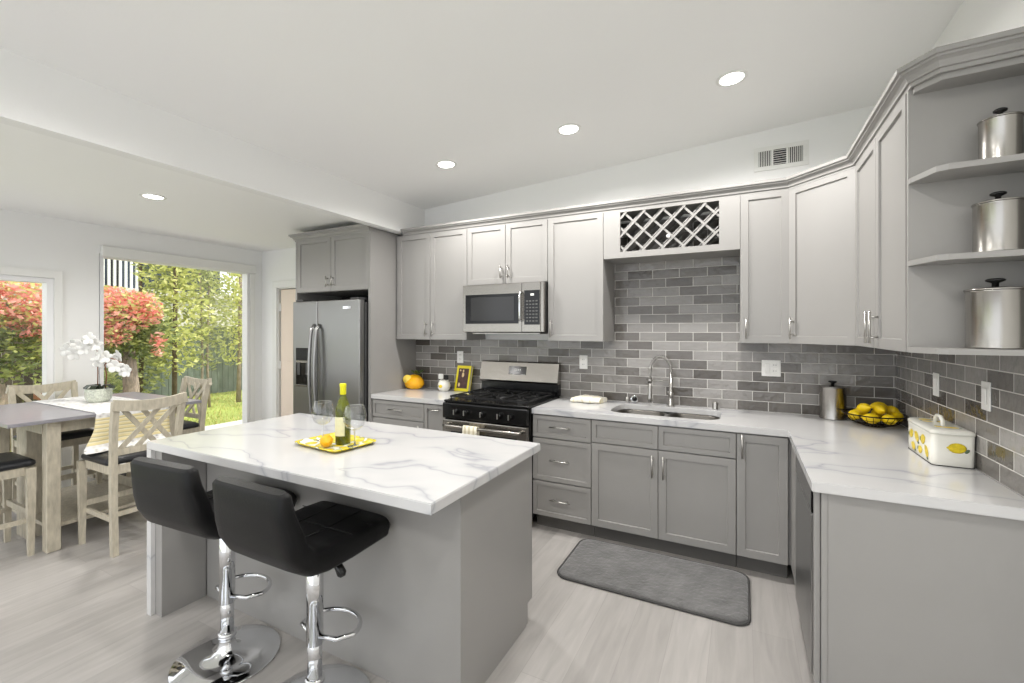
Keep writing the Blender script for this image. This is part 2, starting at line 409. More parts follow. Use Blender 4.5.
c = MB(); pts = []
for x in (-3.86, 0.14):
    pts.append([(x, YB, kz(x)), (x, 0.12, kz(x)), (x, 0.12, kz(x) + 0.08), (x, YB, kz(x) + 0.08)])
c.rings(pts, smooth=False); struct('ceiling', c, CEIL)
bpy.data.objects['ceiling_dining'].name = 'ceiling_2'
struct('trim_1', MB().box(-3.895, -3.80, YB, 0.0, 2.433, 2.80), WALL)       # header beam
# tiled backsplash
b_ = MB(); b_.box(-3.904, -0.012, -0.012, 0.0, 0.905, 1.401); b_.box(-1.826, -0.902, -0.012, 0.0, 1.401, 2.36)
struct('trim_2', b_, TILEX)
struct('trim_3', MB().box(-0.012, 0.0, -1.72, 0.0, 0.905, 1.403), TILEY)
# baseboards
struct('baseboard_left', MB().box(XW, XW + 0.015, -1.93, -1.72, 0, 0.1), TRIM)
struct('baseboard_back', MB().box(XW, -6.23, -0.015, 0, 0, 0.1).box(-5.19, -4.87, -0.015, 0, 0, 0.1), TRIM)
# window 1: large sliding glass door onto the garden
def sliding(name, y0, y1, top, mull, tt=0.045):
    f = MB(); d0, d1 = XW - 0.10, XW + 0.004; t = tt
    f.box(d0, d1, y0, y0 + t, 0.026, top); f.box(d0, d1, y1 - t, y1, 0.026, top); f.box(d0, d1, y0 + t, y1 - t, top - t, top)
    for y in mull: f.box(d0 + 0.03, d1 - 0.02, y - 0.035, y + 0.035, 0.036, top - t)
    fo = struct(name, f, ALU)
    tr = MB(); tr.box(d0, d1 + 0.012, y0, y1, 0, 0.025); tr.box(XW - 0.08, XW - 0.06, y0, y1, 0.02, 0.035); tr.box(XW - 0.04, XW - 0.02, y0, y1, 0.02, 0.035)
    tr.build('track', TRACK, fo); 
    MB().box(XW - 0.052, XW - 0.046, y0 + t, y1 - t, 0.03, top - t).build('pane', PANE, fo)
    return fo
f1 = sliding('window_1', -1.655, -0.165, 2.235, [], 0.03)
f2 = sliding('window_2', -5.995, -1.985, 1.96, [-3.0, -4.0, -5.0])  # unseen far part lengthened to let in more daylight
f = MB()   # casing and roller shade cassette
f.box(XW + 0.005, XW + 0.018, -0.165, -0.10, 0, 2.209, 0.003)
struct('trim_4', f, TRIM)
struct('trim_5', MB().box(XW + 0.005, XW + 0.05, -1.655, -0.10, 2.21, 2.315, 0.008), TRIM)
f = MB(); f.box(XW + 0.005, XW + 0.03, -1.985, -1.93, 0, 1.96); f.box(XW + 0.005, XW + 0.03, -6.0, -1.93, 1.96, 2.03)
struct('trim_6', f, TRIM)
# hallway door
f = MB(); f.box(-6.225, -6.14, -0.018, 0, 0, 2.03, 0.004); f.box(-6.225, -5.2, -0.018, 0, 2.03, 2.115, 0.004); f.box(-5.28, -5.2, -0.018, 0, 0, 2.03, 0.004)
f.box(-6.14, -6.125, 0, 0.12, 0, 2.03); f.box(-5.295, -5.28, 0, 0.12, 0, 2.03); f.box(-6.14, -5.28, 0, 0.12, 2.015, 2.03)
struct('trim_7', f, TRIM)
d = MB(); d.box(-6.105, -5.30, 0.02, 0.06, 0.01, 2.005, 0.003)
for z0, z1 in ((0.15, 0.95), (1.1, 1.85)):
    d.box(-5.98, -5.39, 0.014, 0.02, z0, z1, 0.003)
dd = struct('door_1', d, PEACH)
h = MB()
for z in (0.25, 1.05, 1.78): h.box(-6.124, -6.098, 0.012, 0.0195, z - 0.05, z + 0.05)
h.build('hinge', TRIM, dd)
struct('wall_hall', MB().box(-6.6, -4.9, 0.9, 0.95, 0, 2.4).box(-6.6, -6.55, 0.12, 0.9, 0, 2.4).box(-4.95, -4.9, 0.12, 0.9, 0, 2.4).box(-6.6, -4.9, 0.12, 0.95, 2.4, 2.45).box(-6.6, -4.9, 0.12, 0.95, -0.05, 0), PEACH)

# ------------------------------------------------------------------ recessed lamps
def ceiling_lamp(x, y, z, tilt, label, grp=None, watts=LAMP_WATTS):
    t = thing('recessed_ceiling_light', label, 'ceiling light', (x, y, z), 0, 'recessed ceiling lights')
    t.rotation_euler = (0, -tilt, 0)
    MB().lathe([(0.062, -0.001), (0.062, -0.004), (0.066, -0.007), (0.080, -0.006), (0.084, -0.002), (0.084, -0.0005)], n=32).build('trim_ring', TRIM, t)
    MB().lathe([(0.0005, -0.003), (0.062, -0.003)], n=32).build('diffuser', LED, t)
    L = bpy.data.lights.new('lamp', 'SPOT'); L.energy = watts * 4; L.color = (1.0, 0.975, 0.95); L.shadow_soft_size = 0.07; L.spot_size = radians(165); L.spot_blend = 0.6
    lo = bpy.data.objects.new('lamp', L); COL.objects.link(lo); lo.parent = t; lo.location = (0, 0, -0.03)
    return t
TL = math.atan(0.0615)
for x, y, lb in ((-2.945, -0.815, 'round recessed ceiling light nearest the ceiling beam, above the stove'), (-1.93, -0.82, 'middle round recessed ceiling light, above the sink end of the counter'), (-0.938, -0.875, 'round recessed ceiling light nearest the wall vent and corner cabinets')):
    ceiling_lamp(x, y, kz(x), TL, lb)
ceiling_lamp(-4.905, -1.90, CZ, 0, watts=16, label='round recessed light in the lower ceiling over the dining area')
# further unseen rows, added to light the room from out of view
for x, y in ((-2.945, -2.9), (-1.93, -2.9), (-0.938, -2.9), (-2.4, -4.8), (-1.0, -4.8)):
    ceiling_lamp(x, y, kz(x), TL, 'unseen recessed ceiling light added in the rows behind the cooking side', watts=9.5)
ceiling_lamp(-4.905, -4.2, CZ, 0, watts=16, label='unseen recessed light added in the lower ceiling far from the kitchen')  # unseen lamp added to brighten the dining side

# ------------------------------------------------------------------ cabinet pieces (local frame: front faces -Y, front plane y = 0)
def shaker_bm(x0, x1, z0, z1, fy=0.0, t=0.02, rail=0.066, bev=0.0015):
    mb = MB(); bm = mb.bm
    vs = [bm.verts.new(p) for p in ((x0, fy - t, z0), (x1, fy - t, z0), (x1, fy, z0), (x0, fy, z0), (x0, fy - t, z1), (x1, fy - t, z1), (x1, fy, z1), (x0, fy, z1))]
    fs = [bm.faces.new([vs[i] for i in q]) for q in ((0, 3, 2, 1), (4, 5, 6, 7), (0, 1, 5, 4), (1, 2, 6, 5), (2, 3, 7, 6), (3, 0, 4, 7))]
    front = fs[2]
    bm.normal_update()
    rail = min(rail, (x1 - x0) * 0.3, (z1 - z0) * 0.3)
    bmesh.ops.inset_individual(bm, faces=[front], thickness=rail, depth=0)
    bmesh.ops.inset_individual(bm, faces=[front], thickness=0.004, depth=-0.010)
    outer = [e for e in bm.edges if all(v in vs for v in e.verts)]
    bmesh.ops.bevel(bm, geom=outer, offset=bev, segments=1, affect='EDGES')
    return mb

def pull_bm(x, z, length, vertical, fy):
    mb = MB(); r = 0.0055; off = 0.032; h = length / 2
    if vertical:
        mb.cyl((x, fy - off, z - h), (x, fy - off, z + h), r)
        for s in (-1, 1): mb.cyl((x, fy, z + s * h * 0.62), (x, fy - off, z + s * h * 0.62), r * 0.8)
    else:
        mb.cyl((x - h, fy - off, z), (x + h, fy - off, z), r)
        for s in (-1, 1): mb.cyl((x + s * h * 0.62, fy, z), (x + s * h * 0.62, fy - off, z), r * 0.8)
    return mb

def door_part(parent, x0, x1, z0, z1, hx=None, hz=None, hl=0.135, vertical=True, name='door', rail=0.066):
    d = shaker_bm(x0 + 0.0022, x1 - 0.0022, z0 + 0.0018, z1 - 0.0018, rail=rail).build(name, CAB, parent)
    if hx is not None: pull_bm(hx, hz, hl, vertical, -0.02).build('handle', NICKEL, d)
    return d

UZ0, UZ1 = 1.40, 2.40
def wall_cab(x0, x1, z0, z1, label, depth=0.31):
    t = thing('wall_cabinet', label, 'cabinet', (x0, -depth, z0))
    w = x1 - x0; h = z1 - z0
    MB().box(0.0005, w - 0.0005, 0.0, depth - 0.001, 0, h, 0.001).build('body', CAB, t)
    return t, w, h
# double door left of the microwave
t, w, h = wall_cab(-3.904, -3.068, UZ0, UZ1, 'grey two-door wall cabinet between the fridge panel and the microwave')
door_part(t, 0.03, w / 2 + 0.01, 0, h, w / 2 - 0.03, 0.10); door_part(t, w / 2 + 0.01, w, 0, h, w / 2 + 0.05, 0.10)
t, w, h = wall_cab(-3.067, -2.290, 1.884, UZ1, 'short grey two-door wall cabinet directly above the microwave')
door_part(t, 0, w / 2, 0, h, w / 2 - 0.035, 0.10, 0.11); door_part(t, w / 2, w, 0, h, w / 2 + 0.035, 0.10, 0.11)
t, w, h = wall_cab(-2.289, -1.829, UZ0, UZ1, 'tall grey single-door wall cabinet right of the microwave')
door_part(t, 0, w, 0, h, 0.035, 0.10)
t, w, h = wall_cab(-0.898, -0.612, UZ0, UZ1, 'narrow grey single-door wall cabinet right of the wine rack')
door_part(t, 0, w, 0, h, 0.035, 0.10, 0.135)

# wine rack cabinet
t = thing('wine_rack_cabinet', 'grey wall cabinet with a diagonal lattice wine rack above the sink', 'wine rack', (-1.828, -0.31, 2.03))
W = 0.929; H = 0.37; ox0, ox1, oz0, oz1 = 0.126, 0.802, 0.045, 0.342
m = MB(); m.box(0, W, 0, 0.296, 0, 0.018); m.box(0, W, 0, 0.296, H - 0.02, H); m.box(0, 0.018, 0, 0.296, 0.018, H - 0.02); m.box(W - 0.018, W, 0, 0.296, 0.018, H - 0.02)
m.build('body', CABIN, t)
m = MB(); m.box(0, ox0, -0.02, -0.0005, 0, H); m.box(ox1, W, -0.02, -0.0005, 0, H); m.box(ox0, ox1, -0.02, -0.0005, 0, oz0); m.box(ox0, ox1, -0.02, -0.0005, oz1, H)
m.build('front_frame', CAB, t)
def clip_diag(cx, s):
    # slat through (cx, mid) with slope s, clipped to the opening
    mz = (oz0 + oz1) / 2; P = []
    for z in (oz0, oz1):
        x = cx + (z - mz) / s
        P.append((x, z))
    (xa, za), (xb, zb) = P
    def cl(x, z, x2, z2):
        if x < ox0: return ox0, z + (ox0 - x) * (z2 - z) / (x2 - x)
        if x > ox1: return ox1, z + (ox1 - x) * (z2 - z) / (x2 - x)
        return x, z
    if max(xa, xb) < ox0 + 0.02 or min(xa, xb) > ox1 - 0.02: return None
    return cl(xa, za, xb, zb), cl(xb, zb, xa, za)
step = 0.1375
for s, yy in ((1, -0.012), (-1, -0.004)):
    k = 0
    for i in range(-2, 8):
        q = clip_diag(ox0 + 0.035 + i * step, s)
        if not q: continue
        (xa, za), (xb, zb) = q
        if abs(xa - xb) < 0.03: continue
        n_ = MB(); n_.sweep([(xa, yy, za), (xb, yy, zb)], 0.008, 0.015, upv=Vector((za - zb, 0, xb - xa)).normalized()); n_.build('lattice_slat', CAB, t)
MB().ell((0.471, -0.022, 0.132), (0.014, 0.01, 0.014)).build('knob', PLASTICW, t)
# back slats seen through the lattice
m = MB()
for i in range(-2, 9):
    q = clip_diag(ox0 + 0.0 + i * step, 1)
    if q and abs(q[0][0] - q[1][0]) > 0.03: m.sweep([(q[0][0], 0.12, q[0][1]), (q[1][0], 0.12, q[1][1])], 0.2, 0.008, upv=Vector((q[0][1] - q[1][1], 0, q[1][0] - q[0][0])).normalized())
m.build('inner_divider', CABIN, t)

# diagonal corner wall cabinet
t = thing('corner_wall_cabinet', 'grey diagonal corner wall cabinet with one wide door', 'cabinet', (0, 0, UZ0))
MB().prism([(-0.001, -0.001), (-0.610, -0.001), (-0.610, -0.31), (-0.31, -0.610), (-0.001, -0.610)], 0, 1.0).build('body', CAB, t)
dl = sqrt(2) * 0.30
d = shaker_bm(0.004, dl - 0.004, 0.0015, 0.9985); do = d.build('door', CAB, t, loc=(-0.610, -0.31, 0), rot=(0, 0, -pi / 4))
pull_bm(0.04, 0.10, 0.135, True, -0.02).build('handle', NICKEL, do)
# right-hand two-door wall cabinet (faces -X)
t = thing('wall_cabinet', 'grey two-door wall cabinet on the right wall beside the open shelves', 'cabinet', (-0.31, -0.612, UZ0), -pi / 2)
w = 0.869
MB().box(0, w, 0, 0.308, 0, 1.0, 0.001).build('body', CAB, t)
door_part(t, 0.0, w / 2, 0, 1.0, w / 2 - 0.035, 0.10, 0.15); door_part(t, w / 2, w, 0, 1.0, w / 2 + 0.045, 0.10, 0.15)

# open end shelves
t = thing('open_corner_shelf', 'grey open end shelves with clipped corners on the right wall', 'shelf', (0, -1.494, 1.403))
MB().box(-0.33, -0.001, -0.018, 0, 0, 0.995).build('side_panel', CAB, t)
MB().box(-0.018, -0.001, -0.178, -0.018, 0.0, 0.985).build('back_panel', CAB, t)
outl = [(-0.33, -0.018), (-0.33, -0.04), (-0.29, -0.155), (-0.262, -0.168), (-0.018, -0.178), (-0.018, -0.018)]
outt = [(-0.318, -0.018), (-0.318, -0.042), (-0.262, -0.106), (-0.018, -0.12), (-0.018, -0.018)]
for z in (0.0, 0.322, 0.628): MB().prism(outl, z, z + 0.02).build('shelf', CAB, t)
MB().prism(outt, 0.962, 0.990).build('top_panel', CAB, t)

# crown moulding over the whole run
def crown(path, name, parent=None, z0=2.386, zt=2.457, label=None):
    prof = [(-0.006, 0), (0.004, 0), (0.005, 0.014), (0.013, 0.016), (0.014, 0.024), (0.021, 0.036), (0.031, 0.043), (0.036, 0.044), (0.037, 0.052), (0.046, 0.054), (0.047, zt - z0), (-0.006, zt - z0)]
    P = [Vector(p) for p in path]; rings = []
    for i, p in enumerate(P):
        def nrm(a, b): d = (b - a).normalized(); return Vector((d.y, -d.x))
        if i == 0: n = nrm(P[0], P[1]); k = 1
        elif i == len(P) - 1: n = nrm(P[-2], P[-1]); k = 1
        else:
            n1 = nrm(P[i - 1], p); n2 = nrm(p, P[i + 1]); n = (n1 + n2).normalized(); k = 1 / max(0.4, n.dot(n1))
        rings.append([(p.x + n.x * o * k, p.y + n.y * o * k, z0 + z) for o, z in prof])
    mb = MB(); mb.rings(rings, smooth=False)
    return mb.build(name, CAB, parent)
o = crown([(-3.796, -0.326), (-0.618, -0.326), (-0.326, -0.618), (-0.326, -1.535), (-0.268, -1.61), (-0.001, -1.625)], 'crown_moulding')
tag(o, 'stepped grey crown moulding along the tops of the main wall cabinets', 'moulding')

# fridge enclosure
t = thing('fridge_enclosure_cabinet', 'tall grey fridge surround with a two-door cabinet over the fridge', 'cabinet', (-4.93, -0.63, 0))
MB().box(0, 0.02, -0.02, 0.628, 0, 2.40).build('side_panel', CAB, t)
MB().box(0.998, 1.024, -0.02, 0.628, 0, 2.431).build('side_panel', CAB, t)
MB().box(0.021, 0.997, 0.0, 0.628, 1.865, 2.40).build('body', CAB, t)
m = shaker_bm(0.022, 0.507, 1.868, 2.398).build('door', CAB, t); pull_bm(0.472, 1.96, 0.10, True, -0.02).build('handle', NICKEL, m)
m = shaker_bm(0.511, 0.996, 1.868, 2.398).build('door', CAB, t); pull_bm(0.546, 1.96, 0.10, True, -0.02).build('handle', NICKEL, m)
MB().box(0.021, 0.997, 0.55, 0.56, 1.76, 1.864).build('back_panel', BLACKGAP, t)  # black sheet standing in for the shade in the gap above the fridge
co = crown([(0.0, 0.625), (0.0, -0.022), (1.022, -0.022)], 'crown_moulding', t)

# ------------------------------------------------------------------ refrigerator
t = thing('refrigerator', 'slate grey side-by-side refrigerator with a door water dispenser', 'refrigerator', (-4.868, -0.66, 0))
FW = 0.912
m = MB(); m.box(0.0, FW, 0.0, 0.60, 0.03, 1.745, 0.004)
for x in (0.06, FW - 0.06):
    for y in (0.06, 0.55): m.cyl((x, y, 0), (x, y, 0.03), 0.02)
m.build('body', FRIDGESIDE, t)
MB().box(0.02, FW - 0.02, -0.03, -0.002, 0.02, 0.10, 0.003).build('base_grille', BLACKGAP, t)
dl_ = MB(); dl_.box(0.0, 0.352, -0.07, -0.005, 0.11, 1.77, 0.012, 3); dlo = dl_.build('freezer_door', FRIDGE, t)
dr_ = MB(); dr_.box(0.358, FW, -0.07, -0.005, 0.11, 1.77, 0.012, 3); dro = dr_.build('fridge_door', FRIDGE, t)
def bow(x, name, par):
    pts = [(x, -0.072, 0.62), (x, -0.105, 0.66)] + [(x, -0.112 - 0.022 * sin(pi * i / 12), 0.70 + 0.76 * i / 12) for i in range(13)] + [(x, -0.105, 1.50), (x, -0.072, 1.54)]
    m = MB(); m.tube(pts, 0.016, 12); m.build(name, FRIDGE, par)
bow(0.319, 'handle', dlo); bow(0.391, 'handle', dro)
m = MB(); m.box(0.05, 0.265, -0.0725, -0.070, 0.935, 1.315, 0.001); dsp = m.build('water_dispenser', BLACKGLASS, dlo)
m = MB(); m.box(0.058, 0.257, -0.0755, -0.0725, 1.195, 1.305); 
m.build('control_panel', BLACK, dsp)
m = MB(); m.box(0.055, 0.26, -0.085, -0.0725, 0.935, 0.955, 0.002); m.box(0.055, 0.26, -0.078, -0.0725, 1.17, 1.192, 0.001); m.build('drip_tray', STEELH, dsp)
m = MB(); m.box(0.075, 0.115, -0.080, -0.0725, 1.05, 1.17, 0.003).box(0.2, 0.24, -0.080, -0.0725, 1.05, 1.17, 0.003); m.build('paddle', FRIDGESIDE, dsp)
MB().box(0.70, 0.80, -0.072, -0.070, 1.685, 1.71, 0.0008).build('badge', CHROME, dro)
for x in (0.03, FW - 0.13): MB().box(x, x + 0.1, -0.06, 0.05, 1.771, 1.79, 0.004).build('hinge_cover', FRIDGESIDE, t)

# ------------------------------------------------------------------ base cabinets
BT = 0.863
def base_cab(x0, x1, label, depth=0.61):
    t = thing('base_cabinet', label, 'cabinet', (x0, -depth, 0)); w = x1 - x0
    MB().box(0.0005, w - 0.0005, 0, depth - 0.001, 0.105, BT, 0.001).build('body', CAB, t)
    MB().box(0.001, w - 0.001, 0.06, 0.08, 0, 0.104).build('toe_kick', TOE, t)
    return t, w
def drawer(t, x0, x1, z0, z1, hl=0.15):
    return door_part(t, x0, x1, z0, z1, (x0 + x1) / 2, (z0 + z1) / 2 + 0.005, hl, False, 'drawer', 0.045)
t, w = base_cab(-3.904, -3.31, 'grey base cabinet with a drawer over a door beside the fridge')
drawer(t, 0, w, 0.70, 0.857); door_part(t, 0, w, 0.11, 0.696, w - 0.04, 0.60)
t, w = base_cab(-3.309, -3.073, 'narrow grey base cabinet left of the stove')
door_part(t, 0, w - 0.01, 0.11, 0.857, w / 2, 0.815, 0.12, False, rail=0.045)
t, w = base_cab(-2.286, -1.833, 'grey base cabinet with three stacked drawers right of the stove')
drawer(t, 0, w, 0.69, 0.857); drawer(t, 0, w, 0.372, 0.685); drawer(t, 0, w, 0.11, 0.367)
# sink base (two bays), open at the top where the bowls hang
t = thing('sink_base_cabinet', 'grey two-door base cabinet under the sink', 'cabinet', (-1.832, -0.61, 0)); w = 0.914
m = MB(); m.box(0.0005, 0.018, 0, 0.609, 0.105, BT); m.box(w - 0.018, w - 0.0005, 0, 0.609, 0.105, BT); m.box(0.018, w - 0.018, 0, 0.609, 0.105, 0.123); m.box(0.018, w - 0.018, 0.597, 0.609, 0.123, BT); m.box(0.018, w - 0.018, 0, 0.018, 0.123, BT)
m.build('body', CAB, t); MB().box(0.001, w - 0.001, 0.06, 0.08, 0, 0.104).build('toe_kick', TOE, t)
sx = 0.454
door_part(t, 0, sx, 0.70, 0.857, name='drawer_front', rail=0.045); door_part(t, sx, w, 0.70, 0.857, name='drawer_front', rail=0.045)
door_part(t, 0, sx, 0.11, 0.696, sx - 0.035, 0.59, 0.145); door_part(t, sx, w, 0.11, 0.696, sx + 0.035, 0.59, 0.145)
t, w = base_cab(-0.917, -0.645, 'narrow full-height grey base cabinet by the inner counter corner')
door_part(t, 0, w, 0.11, 0.857, 0.032, 0.785, 0.145)
t = thing('corner_base_cabinet', 'grey corner base cabinet hidden under the counter bend', 'cabinet', (0, 0, 0))
m = MB(); m.box(-0.643, -0.002, -0.60, -0.002, 0.105, BT); m.box(-0.61, -0.002, -0.955, -0.601, 0.105, BT); m.build('body', CAB, t)
MB().box(-0.632, -0.612, -0.955, -0.635, 0.11, 0.857, 0.001).build('filler_panel', CAB, t)
MB().box(-0.56, -0.54, -0.955, -0.56, 0, 0.104).build('toe_kick', TOE, t)
# dishwasher, facing -X
t = thing('dishwasher', 'dark stainless dishwasher between the counter corner and the end panel', 'dishwasher', (-0.61, -0.958, 0), -pi / 2)
MB().box(0.002, 0.596, 0.0, 0.58, 0.105, BT - 0.002).build('body', FRIDGESIDE, t)
dm = MB().box(0.003, 0.595, -0.03, -0.001, 0.11, 0.75, 0.004).build('door', FRIDGE, t)
dm = MB().box(0.003, 0.595, -0.03, -0.001, 0.755, 0.855, 0.004).build('control_panel', BLACKGLASS, t)
MB().box(0.003, 0.595, 0.05, 0.06, 0, 0.104).build('toe_kick', BLACKGAP, t)
# end panel
t = thing('cabinet_end_panel', 'broad plain grey end panel closing the counter run by the camera', 'cabinet panel', (-0.613, -1.605, 0))
MB().box(0.0, 0.611, 0.0, 0.046, 0, BT, 0.0015).build('panel', CAB, t)
MB().box(-0.022, -0.002, 0.012, 0.034, 0.11, BT - 0.006, 0.001).build('filler_strip', CAB, t)
MB().box(0.0, 0.018, -0.004, -0.0003, 0, BT, 0.0005).build('edge_trim', CAB, t)

# ------------------------------------------------------------------ countertops
def slab(outer, holes, z0, z1, bev=0.003):
    mb = MB(); bm = mb.bm
    def loop(pts, z):
        vs = [bm.verts.new((x, y, z)) for x, y in pts]
        return vs, [bm.edges.new((vs[i], vs[(i + 1) % len(vs)])) for i in range(len(vs))]
    for z in (z0, z1):
        es = []
        for pts in [outer] + holes: es += loop(pts, z)[1]
        bmesh.ops.triangle_fill(bm, edges=es, use_beauty=True)
    for pts in [outer] + holes:
        n = len(pts)
        for i in range(n):
            (xa, ya), (xb, yb) = pts[i], pts[(i + 1) % n]
            vs = [bm.verts.new(p) for p in ((xa, ya, z0), (xb, yb, z0), (xb, yb, z1), (xa, ya, z1))]
            bm.faces.new(vs)
    bmesh.ops.remove_doubles(bm, verts=bm.verts, dist=0.00005)
    bmesh.ops.recalc_face_normals(bm, faces=bm.faces)
    if bev:
        es = [e for e in bm.edges if len(e.link_faces) == 2 and e.calc_face_angle(0) > 0.8 and abs(e.verts[0].co.z - e.verts[1].co.z) < 1e-5]
        bmesh.ops.bevel(bm, geom=es, offset=bev, segments=2, affect='EDGES')
    return mb
def rrect(x0, x1, y0, y1, r, n=6):
    P = []
    for cx, cy, a0 in ((x1 - r, y1 - r, 0), (x0 + r, y1 - r, 90), (x0 + r, y0 + r, 180), (x1 - r, y0 + r, 270)):
        for i in range(n + 1):
            a = radians(a0 + 90 * i / n); P.append((cx + r * cos(a), cy + r * sin(a)))
    return P
CT0, CT1 = 0.865, 0.905
sinkL = rrect(-1.745, -1.405, -0.53, -0.125, 0.11); sinkR = rrect(-1.365, -1.015, -0.53, -0.125, 0.11)
hole = rrect(-1.745, -1.015, -0.53, -0.125, 0.11)
o = slab([(-2.286, -0.647), (-0.647, -0.647), (-0.647, -1.634), (-0.0125, -1.634), (-0.0125, -0.0125), (-2.286, -0.0125)], [hole], CT0, CT1).build('countertop', MARBLE)
tag(o, 'L-shaped white veined quartz countertop with the sink cut into it', 'countertop')
o = slab([(-3.904, -0.647), (-3.073, -0.647), (-3.073, -0.0125), (-3.904, -0.0125)], [], CT0, CT1).build('countertop', MARBLE)
tag(o, 'short white quartz countertop between the fridge panel and the stove', 'countertop')

# sink
t = thing('kitchen_sink', 'double bowl undermount stainless sink with rounded bowls', 'sink', (0, 0, 0.70))
def bowl(x0, x1, y0, y1, name):
    mb = MB(); r = 0.105; loops = []
    for ins, z in ((-0.012, 0.164), (0.0, 0.164), (0.004, 0.155), (0.012, 0.03), (0.035, 0.008), (0.08, 0.0)):
        loops.append([(x, y, z) for x, y in rrect(x0 + ins, x1 - ins, y0 + ins, y1 - ins, max(0.03, r - ins * 0.6))])
    mb.rings(loops, cap0=False, cap1=True)
    o = mb.build(name, SINKM, t, recalc=True)
    cx, cy = (x0 + x1) / 2, (y0 + y1) / 2 + 0.03
    MB().lathe([(0.001, 0.002), (0.035, 0.002), (0.04, 0.005), (0.044, 0.002)], (cx, cy, 0.0)).build('drain', CHROME, o)
bowl(-1.742, -1.392, -0.527, -0.128, 'bowl'); bowl(-1.368, -1.018, -0.527, -0.128, 'bowl')

# faucet
t = thing('spring_faucet', 'tall brushed nickel spring faucet with a hanging spray head', 'faucet', (-1.372, -0.085, CT1))
MB().lathe([(0.001, 0), (0.026, 0), (0.026, 0.012), (0.019, 0.02), (0.019, 0.10), (0.016, 0.105), (0.013, 0.11), (0.013, 0.25), (0.001, 0.25)], n=20).build('base', NICKEL, t)
MB().tube([(0, -0.015, 0.07), (0.0, -0.05, 0.085), (-0.01, -0.09, 0.12)], [0.009, 0.007, 0.005]).build('lever', NICKEL, t)
arc = [(0, 0, 0.25)] + [(-0.073 + 0.073 * cos(pi * i / 16), -0.04 * i / 16, 0.27 + 0.088 * sin(pi * i / 16) * 1.25) for i in range(17)] + [(-0.147, -0.04, 0.22), (-0.148, -0.04, 0.19)]
MB().tube(arc, 0.006, 8).build('hose', NICKEL, t)
# coil around the hose
V = [Vector(p) for p in arc]; L_ = [0]
for i in range(1, len(V)): L_.append(L_[-1] + (V[i] - V[i - 1]).length)
def at(s):
    for i in range(1, len(V)):
        if s <= L_[i] or i == len(V) - 1:
            k = (s - L_[i - 1]) / (L_[i] - L_[i - 1]); return V[i - 1].lerp(V[i], k), (V[i] - V[i - 1]).normalized()
coil = []; turns = 44
for i in range(turns * 8):
    s = L_[-1] * i / (turns * 8 - 1); p, tt = at(s); a = 2 * pi * i / 8
    n1 = Vector((0, 1, 0)); n1 = (n1 - tt * n1.dot(tt)).normalized(); n2 = tt.cross(n1)
    coil.append(p + (n1 * cos(a) + n2 * sin(a)) * 0.0105)
MB().tube(coil, 0.0022, 5).build('spring', NICKEL, t)
MB().lathe([(0.001, 0.19), (0.012, 0.19), (0.013, 0.12), (0.017, 0.09), (0.018, 0.06), (0.021, 0.035), (0.018, 0.03), (0.001, 0.03)], (-0.148, -0.04, 0), n=16).build('spray_head', NICKEL, t)
m = MB(); m.tube([(0, 0, 0.195), (-0.13, -0.036, 0.195)], 0.005, 8); m.lathe([(0.018, 0.185), (0.02, 0.19), (0.02, 0.2), (0.018, 0.205)], (-0.148, -0.04, 0), n=14); m.build('holder_arm', NICKEL, t)
MB().ell((-0.147, -0.04, 0.285), (0.013, 0.013, 0.013)).build('swivel_joint', NICKEL, t)
o = MB().lathe([(0.001, 0), (0.02, 0), (0.021, 0.004), (0.019, 0.008), (0.019, 0.045), (0.016, 0.052), (0.001, 0.054)], n=18).build('air_gap_cap', NICKEL, loc=(-1.062, -0.075, CT1)); tag(o, 'short round nickel cap standing on the counter right of the faucet', 'air gap cap')
t = thing('sink_stopper', 'dark round sink stopper with chrome rim leaning by the backsplash left of the faucet', 'sink stopper', (-1.655, -0.055, CT1 + 0.032))
t.rotation_euler = (radians(82), 0, radians(20))
MB().lathe([(0.001, 0.012), (0.026, 0.010), (0.032, 0.004), (0.032, -0.004), (0.001, -0.006)], n=20).build('rim', CHROME, t)
MB().lathe([(0.001, 0.028), (0.018, 0.026), (0.02, 0.013), (0.001, 0.0125)], n=18).build('rubber_plug', BLACK, t)
m = MB().lathe([(0.001, 0), (0.012, 0), (0.012, 0.045), (0.001, 0.048)], n=14).build('soap_cap', NICKEL, loc=(-1.71, -0.06, CT1)); tag(m, 'small nickel cap beside the round sink stopper', 'cap')

# ------------------------------------------------------------------ range
t = thing('gas_range', 'stainless steel gas range with black cooktop and five burners', 'stove', (-3.066, -0.66, 0)); SW = 0.772
m = MB(); m.box(0, SW, 0.0, 0.64, 0.06, 0.90, 0.002)
for x in (0.06, SW - 0.06):
    for y in (0.06, 0.58): m.cyl((x, y, 0), (x, y, 0.06), 0.02)
m.build('body', BLACK, t)
MB().box(0, SW, -0.02, 0.60, 0.901, 0.918, 0.004).build('cooktop', BLACK, t)
MB().box(0.004, SW - 0.004, -0.045, -0.001, 0.775, 0.90, 0.01, 3).build('control_panel', BLACK, t)
od = MB().box(0.006, SW - 0.006, -0.045, -0.001, 0.22, 0.765, 0.006, 2).build('oven_door', STEELH, t)
MB().box(0.09, SW - 0.09, -0.048, -0.045, 0.33, 0.675, 0.001).build('window', BLACKGLASS, od)
m = MB(); m.tube([(0.05, -0.045, 0.725), (0.05, -0.085, 0.725), (0.075, -0.095, 0.725), (SW - 0.075, -0.095, 0.725), (SW - 0.05, -0.085, 0.725), (SW - 0.05, -0.045, 0.725)], 0.014, 12); m.build('handle', STEELH, od)
sd = MB().box(0.006, SW - 0.006, -0.04, -0.001, 0.07, 0.21, 0.006, 2).build('storage_drawer', STEELH, t)
